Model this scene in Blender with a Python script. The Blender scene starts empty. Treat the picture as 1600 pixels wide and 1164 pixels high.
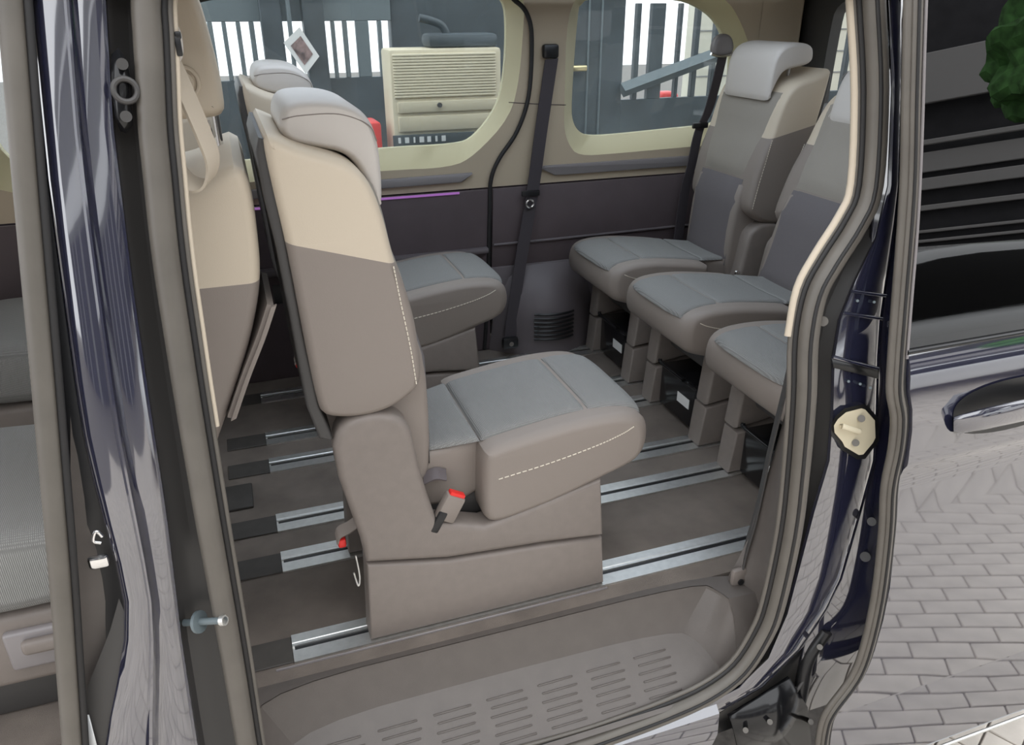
import bpy, bmesh, math, random
from mathutils import Vector, Matrix
from mathutils.geometry import tessellate_polygon
random.seed(4)
SC = bpy.context.scene
COL = SC.collection

# ------------------------------------------------------------------ camera
F, CX, CY = 1206.0, 800.0, 582.0            # pixels, 1600 x 1164 frame
PITCH, YAW, ROLL = map(math.radians, (25.26, 19.34, -0.17))
CAM = Vector((0.035, -1.402, 1.312))        # metres; x to the rear, y into the van, z above its floor
FW = Vector((math.sin(YAW)*math.cos(PITCH), math.cos(YAW)*math.cos(PITCH), -math.sin(PITCH)))
R0 = Vector((math.cos(YAW), -math.sin(YAW), 0)); U0 = R0.cross(FW)
RT = R0*math.cos(ROLL)+U0*math.sin(ROLL); UP = -R0*math.sin(ROLL)+U0*math.cos(ROLL)
cd = bpy.data.cameras.new('camera'); cam = bpy.data.objects.new('camera', cd); COL.objects.link(cam)
cd.sensor_width = 36; cd.lens = F/1600*36; cd.clip_start = 0.02; cd.clip_end = 200
cam.matrix_world = Matrix(((RT.x, UP.x, -FW.x, CAM.x), (RT.y, UP.y, -FW.y, CAM.y), (RT.z, UP.z, -FW.z, CAM.z), (0, 0, 0, 1)))
SC.camera = cam
# ------------------------------------------------------------------ world, exposure
w = bpy.data.worlds.new('sky'); SC.world = w; w.use_nodes = True
bg = w.node_tree.nodes['Background']; bg.inputs[0].default_value = (0.95, 0.97, 1.0, 1); bg.inputs[1].default_value = 1.7
SC.view_settings.view_transform = 'Standard'; SC.view_settings.look = 'None'
SC.view_settings.exposure = 0.55; SC.view_settings.gamma = 1; SC.view_settings.use_curve_mapping = False
GZ = -0.78                                   # ground level

def ray(px, py): return FW+RT*((px-CX)/F)-UP*((py-CY)/F)
def on(px, py, ax, v):
    d = ray(px, py); return CAM+d*((v-CAM[ax])/d[ax])
def bodyY(z): return -0.29+max(0, z-0.6)*0.16   # the van's near side leans inwards above the belt line
def side(px, py, off=0.0):
    d = ray(px, py); lo, hi = 0.2, 4.0
    for _ in range(50):
        m = (lo+hi)/2; P = CAM+d*m
        if P.y < bodyY(P.z)+off: lo = m
        else: hi = m
    return P
def xz(pts, y): return [(p.x, p.z) for p in (on(a, b, 1, y) for a, b in pts)]

# ------------------------------------------------------------------ materials
def mat(name, col, rough=0.6, metal=0.0, spec=0.5, noise=None, bump=None, coat=0.0, ior=None, emit=None, estr=0):
    m = bpy.data.materials.new(name); m.use_nodes = True; nt = m.node_tree; b = nt.nodes['Principled BSDF']
    b.inputs['Base Color'].default_value = (*col, 1); b.inputs['Roughness'].default_value = rough
    b.inputs['Metallic'].default_value = metal; b.inputs['Specular IOR Level'].default_value = spec
    if coat: b.inputs['Coat Weight'].default_value = coat; b.inputs['Coat Roughness'].default_value = 0.02
    if ior: b.inputs['IOR'].default_value = ior
    if emit: b.inputs['Emission Color'].default_value = (*emit, 1); b.inputs['Emission Strength'].default_value = estr
    tc = nt.nodes.new('ShaderNodeTexCoord')
    if noise:
        sc_, amt = noise
        n = nt.nodes.new('ShaderNodeTexNoise'); n.inputs['Scale'].default_value = sc_; n.inputs['Detail'].default_value = 4
        nt.links.new(tc.outputs['Object'], n.inputs['Vector'])
        r = nt.nodes.new('ShaderNodeValToRGB')
        r.color_ramp.elements[0].position = 0.3; r.color_ramp.elements[1].position = 0.7
        r.color_ramp.elements[0].color = (*[c*(1-amt) for c in col], 1); r.color_ramp.elements[1].color = (*[min(1, c*(1+amt)) for c in col], 1)
        nt.links.new(n.outputs['Fac'], r.inputs['Fac']); nt.links.new(r.outputs['Color'], b.inputs['Base Color'])
    if bump:
        kind, sc_, st = bump
        if kind == 'weave':
            t1 = nt.nodes.new('ShaderNodeTexWave'); t1.inputs['Scale'].default_value = sc_; t1.bands_direction = 'X'
            t2 = nt.nodes.new('ShaderNodeTexWave'); t2.inputs['Scale'].default_value = sc_; t2.bands_direction = 'Y'
            for t in (t1, t2): nt.links.new(tc.outputs['Object'], t.inputs['Vector'])
            a = nt.nodes.new('ShaderNodeMath'); a.operation = 'MULTIPLY'
            nt.links.new(t1.outputs['Fac'], a.inputs[0]); nt.links.new(t2.outputs['Fac'], a.inputs[1]); src = a.outputs[0]
            mx = nt.nodes.new('ShaderNodeMixRGB'); mx.inputs[1].default_value = (*[c*0.72 for c in col], 1); mx.inputs[2].default_value = (*[min(1, c*1.35) for c in col], 1)
            nt.links.new(src, mx.inputs[0]); nt.links.new(mx.outputs[0], b.inputs['Base Color'])
        else:
            t = nt.nodes.new('ShaderNodeTexNoise'); t.inputs['Scale'].default_value = sc_; t.inputs['Detail'].default_value = 3
            nt.links.new(tc.outputs['Object'], t.inputs['Vector']); src = t.outputs['Fac']
        bp = nt.nodes.new('ShaderNodeBump'); bp.inputs['Strength'].default_value = st; bp.inputs['Distance'].default_value = 0.002
        nt.links.new(src, bp.inputs['Height']); nt.links.new(bp.outputs['Normal'], b.inputs['Normal'])
    return m
def glass(name, tint, refl=1.0, rough=0.0, dirt=0.0):
    m = bpy.data.materials.new(name); m.use_nodes = True; nt = m.node_tree; nt.nodes.clear()
    o = nt.nodes.new('ShaderNodeOutputMaterial'); t = nt.nodes.new('ShaderNodeBsdfTransparent'); t.inputs[0].default_value = (*tint, 1)
    g = nt.nodes.new('ShaderNodeBsdfGlossy'); g.inputs['Roughness'].default_value = rough
    f = nt.nodes.new('ShaderNodeFresnel'); n_ = 1.5*refl        # a thin sheet reflects alike from both of its faces
    ge = nt.nodes.new('ShaderNodeNewGeometry'); ma = nt.nodes.new('ShaderNodeMath'); ma.operation = 'MULTIPLY_ADD'; ma.inputs[1].default_value = 1/n_-n_; ma.inputs[2].default_value = n_
    nt.links.new(ge.outputs['Backfacing'], ma.inputs[0]); nt.links.new(ma.outputs[0], f.inputs['IOR'])
    mx = nt.nodes.new('ShaderNodeMixShader')
    nt.links.new(f.outputs[0], mx.inputs[0]); nt.links.new(t.outputs[0], mx.inputs[1]); nt.links.new(g.outputs[0], mx.inputs[2])
    if dirt:
        d = nt.nodes.new('ShaderNodeBsdfDiffuse'); d.inputs[0].default_value = (0.6, 0.66, 0.68, 1)
        tc = nt.nodes.new('ShaderNodeTexCoord'); n = nt.nodes.new('ShaderNodeTexNoise'); n.inputs['Scale'].default_value = 5; n.inputs['Detail'].default_value = 6
        mu = nt.nodes.new('ShaderNodeMath'); mu.operation = 'MULTIPLY'; mu.inputs[1].default_value = dirt
        nt.links.new(tc.outputs['Object'], n.inputs['Vector']); nt.links.new(n.outputs['Fac'], mu.inputs[0])
        m2 = nt.nodes.new('ShaderNodeMixShader'); nt.links.new(mu.outputs[0], m2.inputs[0])
        nt.links.new(mx.outputs[0], m2.inputs[1]); nt.links.new(d.outputs[0], m2.inputs[2]); nt.links.new(m2.outputs[0], o.inputs[0])
    else: nt.links.new(mx.outputs[0], o.inputs[0])
    return m
M = {}
M['taupe'] = mat('taupe_leatherette', (0.235, 0.200, 0.175), 0.55, bump=('n', 500, 0.15))
M['cream'] = mat('cream_leatherette', (0.56, 0.48, 0.375), 0.55, bump=('n', 500, 0.12))
M['headcream'] = mat('pale_leatherette', (0.58, 0.54, 0.50), 0.5, bump=('n', 500, 0.12))
M['fabric'] = mat('woven_grey_fabric', (0.26, 0.256, 0.245), 0.9, bump=('weave', 95, 0.6))
M['darkfabric'] = mat('woven_dark_fabric', (0.135, 0.122, 0.125), 0.9, bump=('n', 500, 0.5))
M['lightfabric'] = mat('woven_light_fabric', (0.29, 0.262, 0.225), 0.9, bump=('n', 500, 0.4))
M['plastic'] = mat('taupe_plastic', (0.205, 0.175, 0.155), 0.5, noise=(40, 0.04), bump=('n', 700, 0.15))
M['shell'] = mat('charcoal_plastic', (0.055, 0.052, 0.05), 0.5)
M['black'] = mat('black_plastic', (0.012, 0.012, 0.013), 0.35)
M['blackgloss'] = mat('gloss_black_metal', (0.01, 0.01, 0.011), 0.15)
M['carpet'] = mat('brown_grey_carpet', (0.170, 0.142, 0.120), 0.95, noise=(9, 0.18), bump=('n', 900, 0.8))
M['carpetdark'] = mat('dark_rubber_insert', (0.06, 0.054, 0.048), 0.7, noise=(30, 0.1))
M['alu'] = mat('brushed_aluminium', (0.78, 0.78, 0.76), 0.45, metal=1.0, noise=(60, 0.06))
M['chrome'] = mat('chrome', (0.8, 0.8, 0.8), 0.12, metal=1.0)
M['step'] = mat('step_plastic', (0.115, 0.100, 0.090), 0.45, noise=(25, 0.05), bump=('n', 800, 0.2))
M['plum'] = mat('plum_grey_panel', (0.092, 0.070, 0.074), 0.65, noise=(12, 0.06), bump=('n', 600, 0.2))
M['plumlow'] = mat('mauve_grey_panel', (0.115, 0.098, 0.102), 0.55, bump=('n', 600, 0.2))
M['upper'] = mat('beige_trim', (0.47, 0.39, 0.285), 0.6, bump=('n', 600, 0.12))
M['sillm'] = mat('lit_beige_trim', (0.56, 0.50, 0.31), 0.55)  # window surrounds: yellow light on the sill put into the base colour
M['greytrim'] = mat('satin_grey_trim', (0.23, 0.21, 0.21), 0.35, spec=0.6)
M['head'] = mat('headliner', (0.33, 0.30, 0.26), 0.9, bump=('n', 500, 0.2))
M['seal'] = mat('rubber_seal', (0.115, 0.103, 0.088), 0.42, noise=(14, 0.1))
M['rubber'] = mat('black_rubber', (0.015, 0.014, 0.014), 0.6)
M['paint'] = mat('navy_paint', (0.020, 0.021, 0.042), 0.06, metal=0.0, ior=2.6, coat=1.0, noise=(3, 0.05))
M['beltm'] = mat('plum_belt_webbing', (0.05, 0.042, 0.047), 0.75, bump=('n', 800, 0.3))
M['beltc'] = mat('cream_belt_webbing', (0.50, 0.43, 0.34), 0.7, bump=('n', 800, 0.3))
M['red'] = mat('red_plastic', (0.75, 0.03, 0.025), 0.4)
M['white'] = mat('white_sticker', (0.75, 0.75, 0.73), 0.5)
M['stitch'] = mat('cream_thread', (0.66, 0.60, 0.50), 0.8)
M['glass'] = glass('clear_glass', (0.93, 0.97, 0.98), dirt=0.12)
M['roofglass'] = glass('tinted_roof_glass', (0.88, 0.93, 0.98))
M['tint'] = glass('dark_tinted_glass', (0.05, 0.055, 0.06), refl=1.25)
M['purple'] = mat('purple_light_strip', (0.2, 0.05, 0.25), 0.5, emit=(0.50, 0.22, 0.62), estr=0.30)
M['paver'] = mat('paving_brick', (0.60, 0.55, 0.49), 0.85, noise=(7, 0.14), bump=('n', 60, 0.4))
M['joint'] = mat('joint_sand', (0.17, 0.155, 0.14), 0.95, noise=(40, 0.2))
M['steel'] = mat('dark_blue_steel', (0.045, 0.058, 0.066), 0.5, noise=(6, 0.25))
M['steelgrey'] = mat('grey_steel_bar', (0.13, 0.16, 0.17), 0.5)
M['cabinet'] = mat('cream_cabinet', (0.60, 0.53, 0.38), 0.5)
M['cabslat'] = mat('cream_slat', (0.66, 0.59, 0.43), 0.5)
M['brass'] = mat('brass', (0.7, 0.6, 0.35), 0.3, metal=1)
M['conc'] = mat('concrete', (0.26, 0.26, 0.25), 0.9, noise=(5, 0.15))
M['beam'] = mat('roof_beam_grey', (0.58, 0.56, 0.55), 0.6)
M['roofdark'] = mat('dark_roof_sheet', (0.07, 0.068, 0.075), 0.7, noise=(3, 0.2))
M['lamp'] = mat('tube_light', (1, 1, 1), 0.5, emit=(1.0, 0.97, 0.92), estr=14)
M['carwhite'] = mat('white_car_paint', (0.75, 0.76, 0.76), 0.15, coat=0.5)
M['tyre'] = mat('tyre_rubber', (0.02, 0.02, 0.02), 0.8)
M['leaf'] = mat('foliage', (0.10, 0.26, 0.07), 0.8, noise=(6, 0.5))
M['wallbuild'] = mat('pale_render', (0.62, 0.60, 0.50), 0.8, noise=(3, 0.06))
M['print'] = mat('printed_picture', (0.25, 0.17, 0.16), 0.6, noise=(25, 0.7))
M['green'] = mat('dark_green_carpet', (0.02, 0.05, 0.04), 0.9)

# ------------------------------------------------------------------ helpers
def link(name, me, m, parent=None, smooth=38):
    if m is not None: me.materials.append(m)
    o = bpy.data.objects.new(name, me); COL.objects.link(o)
    if parent is not None: o.parent = parent
    if smooth:
        me.polygons.foreach_set('use_smooth', [True]*len(me.polygons)); me.set_sharp_from_angle(angle=math.radians(smooth))
    return o
def mesh(name, v, f, m, parent=None, smooth=38, recalc=True):
    me = bpy.data.meshes.new(name); me.from_pydata([tuple(p) for p in v], [], f); me.update()
    if recalc:
        bm = bmesh.new(); bm.from_mesh(me); bmesh.ops.recalc_face_normals(bm, faces=bm.faces); bm.to_mesh(me); bm.free()
    return link(name, me, m, parent, smooth)
def empty(name, loc=(0, 0, 0), rz=0.0):
    o = bpy.data.objects.new(name, None); COL.objects.link(o); o.location = loc; o.rotation_euler = (0, 0, rz); o.empty_display_size = 0.1
    return o
def tag(o, label, cat, group=None):
    o['label'] = label; o['category'] = cat
    if group: o['group'] = group
    return o
def struct(o, label=None):
    o['kind'] = 'structure'
    if label: o['label'] = label
    return o
def chaikin(p, n=2, closed=True):
    for _ in range(n):
        q = []; L = len(p)
        if not closed: q.append(p[0])
        for i in range(L if closed else L-1):
            a, b = p[i], p[(i+1) % L]
            q.append(tuple(a[k]*0.75+b[k]*0.25 for k in range(len(a)))); q.append(tuple(a[k]*0.25+b[k]*0.75 for k in range(len(a))))
        if not closed: q.append(p[-1])
        p = q
    return p
def spline(P, n=6):
    P = [Vector(p) for p in P]; out = []
    for i in range(len(P)-1):
        a = P[i-1] if i else P[i]*2-P[i+1]; b, c = P[i], P[i+1]; d = P[i+2] if i+2 < len(P) else P[i+1]*2-P[i]
        for k in range(n):
            t = k/n
            out.append(0.5*((2*b)+(c-a)*t+(2*a-5*b+4*c-d)*t*t+(3*b-a-3*c+d)*t**3))
    out.append(P[-1]); return out
def tube_data(P, r, n=10, sx=1.0):
    v, f = [], []
    up = Vector((0, 1, 0.01))
    for i, p in enumerate(P):
        t = (P[min(i+1, len(P)-1)]-P[max(i-1, 0)]).normalized()
        a = t.cross(up)
        if a.length < 1e-4: a = t.cross(Vector((1, 0, 0)))
        a.normalize(); b = a.cross(t)
        for k in range(n):
            th = 2*math.pi*k/n; v.append(p+a*(r*sx*math.cos(th))+b*(r*math.sin(th)))
    for i in range(len(P)-1):
        for k in range(n): f.append((i*n+k, i*n+(k+1) % n, (i+1)*n+(k+1) % n, (i+1)*n+k))
    f.append(tuple(range(n))[::-1]); f.append(tuple((len(P)-1)*n+k for k in range(n)))
    return v, f
def tube(name, P, r, m, parent=None, n=10, sx=1.0, sp=6):
    P = spline(P, sp) if sp else [Vector(p) for p in P]
    v, f = tube_data(P, r, n, sx); return mesh(name, v, f, m, parent, 60)
def even(P, n):
    # resample a closed outline at even spacing
    L = [0.0]
    for i in range(len(P)): L.append(L[-1]+math.dist(P[i], P[(i+1) % len(P)]))
    out = []; i = 0
    for k in range(n):
        s = L[-1]*k/n
        while L[i+1] < s: i += 1
        t = (s-L[i])/max(1e-9, L[i+1]-L[i]); a, b = P[i], P[(i+1) % len(P)]; out.append((a[0]+(b[0]-a[0])*t, a[1]+(b[1]-a[1])*t))
    return out
def pillow_data(outline, y0, y1, r, segs=5, ri=None, dome=0.0):
    # outline: closed list of (x, z); a slab between y0 and y1 with rounded rims (depth r, inset ri)
    ri = r if ri is None else ri
    n = len(outline); A = sum(outline[i][0]*outline[(i+1) % n][1]-outline[(i+1) % n][0]*outline[i][1] for i in range(n))
    if A < 0: outline = outline[::-1]
    nor = []
    for i in range(n):
        a, b, c = outline[i-1], outline[i], outline[(i+1) % n]
        e = Vector((c[0]-a[0], c[1]-a[1])); e = e.normalized() if e.length > 1e-9 else Vector((1, 0)); nor.append((e.y, -e.x))
    v, f = [], []
    q = [(r*(1-math.cos(math.pi/2*s/segs)), ri*(1-math.sin(math.pi/2*s/segs))) for s in range(segs+1)]
    rings = [(y0+a, b) for a, b in q]+[(y1-a, b) for a, b in q[::-1]]
    for y, ins in rings:
        for i in range(n): v.append((outline[i][0]-nor[i][0]*ins, y, outline[i][1]-nor[i][1]*ins))
    for k in range(len(rings)-1):
        for i in range(n): f.append((k*n+i, k*n+(i+1) % n, (k+1)*n+(i+1) % n, (k+1)*n+i))
    base = (len(rings)-1)*n
    for a, b, c in tessellate_polygon([[Vector((v[i][0], v[i][2], 0)) for i in range(n)]]): f.append((a, b, c)); f.append((base+c, base+b, base+a))
    return v, f
def pillow(name, outline, y0, y1, r, m, parent=None, segs=5, smooth=38, ri=None):
    v, f = pillow_data(outline, y0, y1, r, segs, ri); return mesh(name, v, f, m, parent, smooth)
def rbox(name, c, s, m, parent=None, bev=0.005, seg=2, rot=None):
    bm = bmesh.new(); bmesh.ops.create_cube(bm, size=1)
    for v in bm.verts: v.co = Vector((v.co.x*s[0], v.co.y*s[1], v.co.z*s[2]))
    if bev: bmesh.ops.bevel(bm, geom=bm.edges[:], offset=bev, segments=seg, affect='EDGES', profile=0.5)
    if rot is not None: bmesh.ops.rotate(bm, verts=bm.verts, cent=(0, 0, 0), matrix=rot)
    bmesh.ops.translate(bm, verts=bm.verts, vec=c)
    me = bpy.data.meshes.new(name); bm.to_mesh(me); bm.free(); return link(name, me, m, parent)
def cyl(name, a, b, r, m, parent=None, n=16, r2=None):
    a, b = Vector(a), Vector(b); t = (b-a).normalized(); u = t.orthogonal().normalized(); w_ = t.cross(u); v, f = [], []
    for p, rr in ((a, r), (b, r2 if r2 is not None else r)):
        for k in range(n): v.append(p+u*(rr*math.cos(2*math.pi*k/n))+w_*(rr*math.sin(2*math.pi*k/n)))
    for k in range(n): f.append((k, (k+1) % n, n+(k+1) % n, n+k))
    f.append(tuple(range(n))[::-1]); f.append(tuple(n+k for k in range(n))); return mesh(name, v, f, m, parent)
def torus(name, c, axis, R, r, m, parent=None, n=24, k=8):
    c = Vector(c); t = Vector(axis).normalized(); u = t.orthogonal().normalized(); w_ = t.cross(u); v, f = [], []
    for i in range(n):
        d = u*math.cos(2*math.pi*i/n)+w_*math.sin(2*math.pi*i/n)
        for j in range(k): v.append(c+d*(R+r*math.cos(2*math.pi*j/k))+t*(r*math.sin(2*math.pi*j/k)))
    for i in range(n):
        for j in range(k): f.append((i*k+j, i*k+(j+1) % k, ((i+1) % n)*k+(j+1) % k, ((i+1) % n)*k+j))
    return mesh(name, v, f, m, parent)
def strap(name, P, wdir, width, m, parent=None, th=0.002, sp=6):
    P = spline(P, sp) if sp else [Vector(p) for p in P]; wd = Vector(wdir).normalized()*(width/2); v, f = [], []
    for i, p in enumerate(P):
        t = (P[min(i+1, len(P)-1)]-P[max(i-1, 0)]).normalized(); nn = t.cross(wd).normalized()*th
        v += [p-wd-nn, p+wd-nn, p+wd+nn, p-wd+nn]
    for i in range(len(P)-1):
        for k in range(4): f.append((i*4+k, i*4+(k+1) % 4, (i+1)*4+(k+1) % 4, (i+1)*4+k))
    f += [(3, 2, 1, 0), tuple((len(P)-1)*4+k for k in range(4))]
    return mesh(name, v, f, m, parent, 30)
def loft(name, rows, m, parent=None, smooth=38, thick=0.0, closed=False):
    v = [p for r in rows for p in r]; n = len(rows[0]); f = []
    for i in range(len(rows)-1):
        for k in range(n if closed else n-1): f.append((i*n+k, i*n+(k+1) % n, (i+1)*n+(k+1) % n, (i+1)*n+k))
    o = mesh(name, v, f, m, parent, smooth)
    if thick:
        s = o.modifiers.new('thickness', 'SOLIDIFY'); s.thickness = thick; s.offset = -1
    return o
def copytree(o, parent=None):
    c = o.copy(); COL.objects.link(c); c.parent = parent
    for ch in list(o.children): copytree(ch, c)
    return c

# ================================================================== THE VAN'S FLOOR
RY = [0, 0.321, 0.5, 0.821, 1.0, 1.321]
v = []; f = []
floor = rbox('floor', (0.55, 0.715, -0.02), (3.7, 1.63, 0.04), M['carpet'], None, 0.0)
struct(floor, 'brown grey carpeted van floor with seat rails')
def rail(y):
    v, f = [], []
    prof = [(-0.043, 0), (-0.043, 0.006), (-0.007, 0.006), (-0.007, 0.001), (0.007, 0.001), (0.007, 0.006), (0.014, 0.006), (0.016, 0.0075), (0.024, 0.0075), (0.026, 0.006), (0.043, 0.006), (0.043, 0)]
    rows = [[Vector((x, y+a, b)) for a, b in prof] for x in (0.0, 2.05)]
    r = loft('rail', rows, M['alu'], floor, 20)
    s = rbox('rail_slot', (1.025, y, 0.0022), (2.04, 0.0135, 0.0016), M['black'], r, 0)
    return r
for y in RY:
    rail(y)
    rbox('rail_cover', (-0.062, y, 0.003), (0.124, 0.080, 0.005), M['carpetdark'], floor, 0.002, 1)
hp = on(368, 780, 2, 0)
rbox('floor_hatch', (hp.x-0.03, hp.y, 0.004), (0.16, 0.13, 0.010), M['carpetdark'], floor, 0.004)
# entrance step: rim plate, well with sloped walls, ribbed tread
rim = chaikin([(-0.35, -0.095), (1.02, -0.105), (1.06, -0.16), (1.05, -0.275), (-0.35, -0.275)], 1)
T0 = [(-0.060, -0.104), (0.45, -0.108), (0.985, -0.112), (1.015, -0.16), (1.03, -0.24), (1.02, -0.285), (0.45, -0.285), (-0.09, -0.285), (-0.10, -0.2)]
B0 = [(-0.01, -0.138), (0.45, -0.138), (0.90, -0.145), (0.955, -0.175), (0.985, -0.24), (0.98, -0.285), (0.45, -0.285), (-0.05, -0.285), (-0.055, -0.2)]
T0 = chaikin(T0, 2); B0 = chaikin(B0, 2)
def tr_(x, y): return 0.0 if y > -0.20 else max(-0.185, -0.185*min(1, (-0.20-y)/0.06))
def tz(y): return -0.092+(y+0.14)*0.72
def ringrow(P, z, k=1.0): return [Vector((a, b, z)) for a, b in P]
step = loft('step_well', [[Vector((a, b, tr_(a, b)+0.004)) for a, b in T0], [Vector((a*0.985+c*0.015, b*0.985+d*0.015, tr_(a, b)-0.004)) for (a, b), (c, d) in zip(T0, B0)],
            [Vector((a*0.03+c*0.97, b*0.03+d*0.97, tz(d)*0.97)) for (a, b), (c, d) in zip(T0, B0)], [Vector((a, b, tz(b))) for a, b in B0],
            [Vector((0.46+(c-0.46)*0.95, -0.215+(d+0.215)*0.93, tz(-0.215+(d+0.215)*0.93)-0.001)) for c, d in B0]], M['step'], floor, 24, closed=True)
mesh('step_tread', [Vector((0.46+(c-0.46)*0.96, -0.215+(d+0.215)*0.94, tz(-0.215+(d+0.215)*0.94)-0.0008)) for c, d in B0], [tuple(range(len(B0)))], M['step'], floor)
# ledge around the well
outer = [(-0.55, -0.085), (0.45, -0.088), (1.06, -0.088), (1.10, -0.16), (1.10, -0.24), (1.08, -0.29), (0.45, -0.30), (-0.35, -0.30), (-0.55, -0.2)]
outer = chaikin(outer, 2)
loft('step_ledge', [[Vector((a, b, tr_(a, b)+0.001)) for a, b in outer], [Vector((a, b, tr_(a, b)+0.006)) for a, b in T0]], M['step'], floor, 50, closed=True)
rbox('carpet_edge_strip', (0.36, -0.052, 0.003), (0.80, 0.0035, 0.006), M['greytrim'], floor, 0.001, 1)
ribm = None
for g in range(7):
    for k in range(7):
        x = 0.07+g*0.125; y = -0.178-k*0.0155
        if ribm is None:
            ribm = rbox('tread_rib', (0, 0, 0), (0.088, 0.005, 0.004), M['step'], floor, 0.0015, 1); o = ribm
        else: o = ribm.copy(); COL.objects.link(o)
        o.location = (x+0.006*(k % 2), y, tz(y)+0.0008)

# ================================================================== CEILING, REAR, OUTER BODY
RX = [-1.6, -0.9, -0.12, 0.60, 0.68, 1.80, 2.1, 2.4]; ROY = (0.10, 1.22)      # two glass roof panels
def holed(name, prof, m, parent):
    # roof sheet lofted along x with two rectangular openings for the glass roof
    ys = sorted(set([p[0] for p in prof]+list(ROY)))
    def zz(y):
        for (a, b), (c, d) in zip(prof, prof[1:]):
            if a <= y <= c: return b+(d-b)*(y-a)/(c-a)
        return prof[-1][1]
    v = [Vector((x, y, zz(y))) for x in RX for y in ys]; n = len(ys); f = []
    for i in range(len(RX)-1):
        for k in range(n-1):
            if (RX[i], RX[i+1]) in ((-0.12, 0.60), (0.68, 1.80)) and ys[k] >= ROY[0]-1e-6 and ys[k+1] <= ROY[1]+1e-6: continue
            f.append((i*n+k, i*n+k+1, (i+1)*n+k+1, (i+1)*n+k))
    return mesh(name, v, f, m, parent, 40)
ceil = holed('ceiling', [(y, 1.43-0.10*((y-0.66)/0.83)**4) for y in [-0.12+i*1.56/16 for i in range(17)]], M['head'], None)
struct(ceil, 'beige grey van headliner')

# ================================================================== FAR WALL (other sliding door and rear side panel)
WY = 1.48; GY = 1.565
wall = empty('wall_far', (0, WY, 0)); struct(wall, 'beige and plum trim panels of the far side of the van')
def wmesh(o): o.parent = wall; o.location = (0, -WY, 0); return o
def rrect(x0, x1, z0, z1, rs, n=6, cut=None):
    # rounded rectangle, rs = radii (bl, br, tr, tl)
    P = []
    for (cx, cz, r, a0) in ((x0+rs[0], z0+rs[0], rs[0], 180), (x1-rs[1], z0+rs[1], rs[1], 270), (x1-rs[2], z1-rs[2], rs[2], 0), (x0+rs[3], z1-rs[3], rs[3], 90)):
        for i in range(n+1):
            a = math.radians(a0+90*i/n); P.append((cx+r*math.cos(a), cz+r*math.sin(a)))
    return P
def project_out(P, x0, x1, z0, z1):
    # nearest matching point of the outer rectangle for each point of the inner loop
    cx, cz = sum(p[0] for p in P)/len(P), sum(p[1] for p in P)/len(P); out = []
    for a, b in P:
        dx, dz = a-cx, b-cz; t = 1e9
        if dx > 1e-9: t = min(t, (x1-cx)/dx)
        if dx < -1e-9: t = min(t, (x0-cx)/dx)
        if dz > 1e-9: t = min(t, (z1-cz)/dz)
        if dz < -1e-9: t = min(t, (z0-cz)/dz)
        out.append((cx+dx*t, cz+dz*t))
    return out
def panel_with_window(name, op, gl, x0, x1, z0, z1):
    # op: opening loop on the wall plane; gl: glass loop further out
    out = project_out(op, x0, x1, z0, z1)
    # add rectangle corners exactly
    for c in ((x0, z0), (x1, z0), (x1, z1), (x0, z1)):
        i = min(range(len(out)), key=lambda k: (out[k][0]-c[0])**2+(out[k][1]-c[1])**2); out[i] = c
    rows = [[Vector((a, WY, b)) for a, b in out], [Vector((a, WY, b)) for a, b in op]]
    p = wmesh(loft(name, rows, M['upper'], None, 30, closed=True, thick=0))
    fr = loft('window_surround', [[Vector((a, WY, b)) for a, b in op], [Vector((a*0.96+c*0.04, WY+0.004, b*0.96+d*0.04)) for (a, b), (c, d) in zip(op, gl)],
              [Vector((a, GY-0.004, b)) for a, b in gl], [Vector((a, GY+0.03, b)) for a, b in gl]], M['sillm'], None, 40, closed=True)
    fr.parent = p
    return p
def loop8(p, n=3): return chaikin(p, n)
# window 1
g1 = [(p.x, p.z) for p in (on(a, b, 1, GY) for a, b in [(600, 231), (715, 226), (742, 215), (778, 168), (789, 120), (793, 45), (775, 8)])]
zt1 = 1.375
G1 = [(-0.62, 0.82), (-0.3, 0.81)]+g1[:-1]+[(g1[-2][0]-0.01, zt1-0.03), (g1[-2][0]-0.09, zt1), (0.3, zt1+0.01), (-0.55, zt1), (-0.68, zt1-0.1), (-0.70, 0.95)]
o1 = [(p.x, p.z) for p in (on(a, b, 1, WY) for a, b in [(600, 266), (705, 262), (742, 243), (798, 182), (812, 120), (818, 40)])]
O1 = [(-0.70, 0.765), (-0.3, 0.755)]+o1+[(o1[-1][0]+0.005, zt1-0.02), (o1[-1][0]-0.08, zt1+0.012), (0.3, zt1+0.02), (-0.6, zt1+0.01), (-0.76, zt1-0.08), (-0.78, 0.92)]
G1 = chaikin(G1, 2); O1 = chaikin(O1, 2)
XS = 0.958                                     # seam between far sliding door and side panel at the belt line
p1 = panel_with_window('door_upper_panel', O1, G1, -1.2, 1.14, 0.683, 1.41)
def pane(name, loop, label):
    o = pillow(name, loop, GY+0.006, GY+0.011, 0.0005, M['glass'], None, 1); struct(o, label); return o
pane('window_1', G1, 'large far side window behind the second row of seats')
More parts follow.
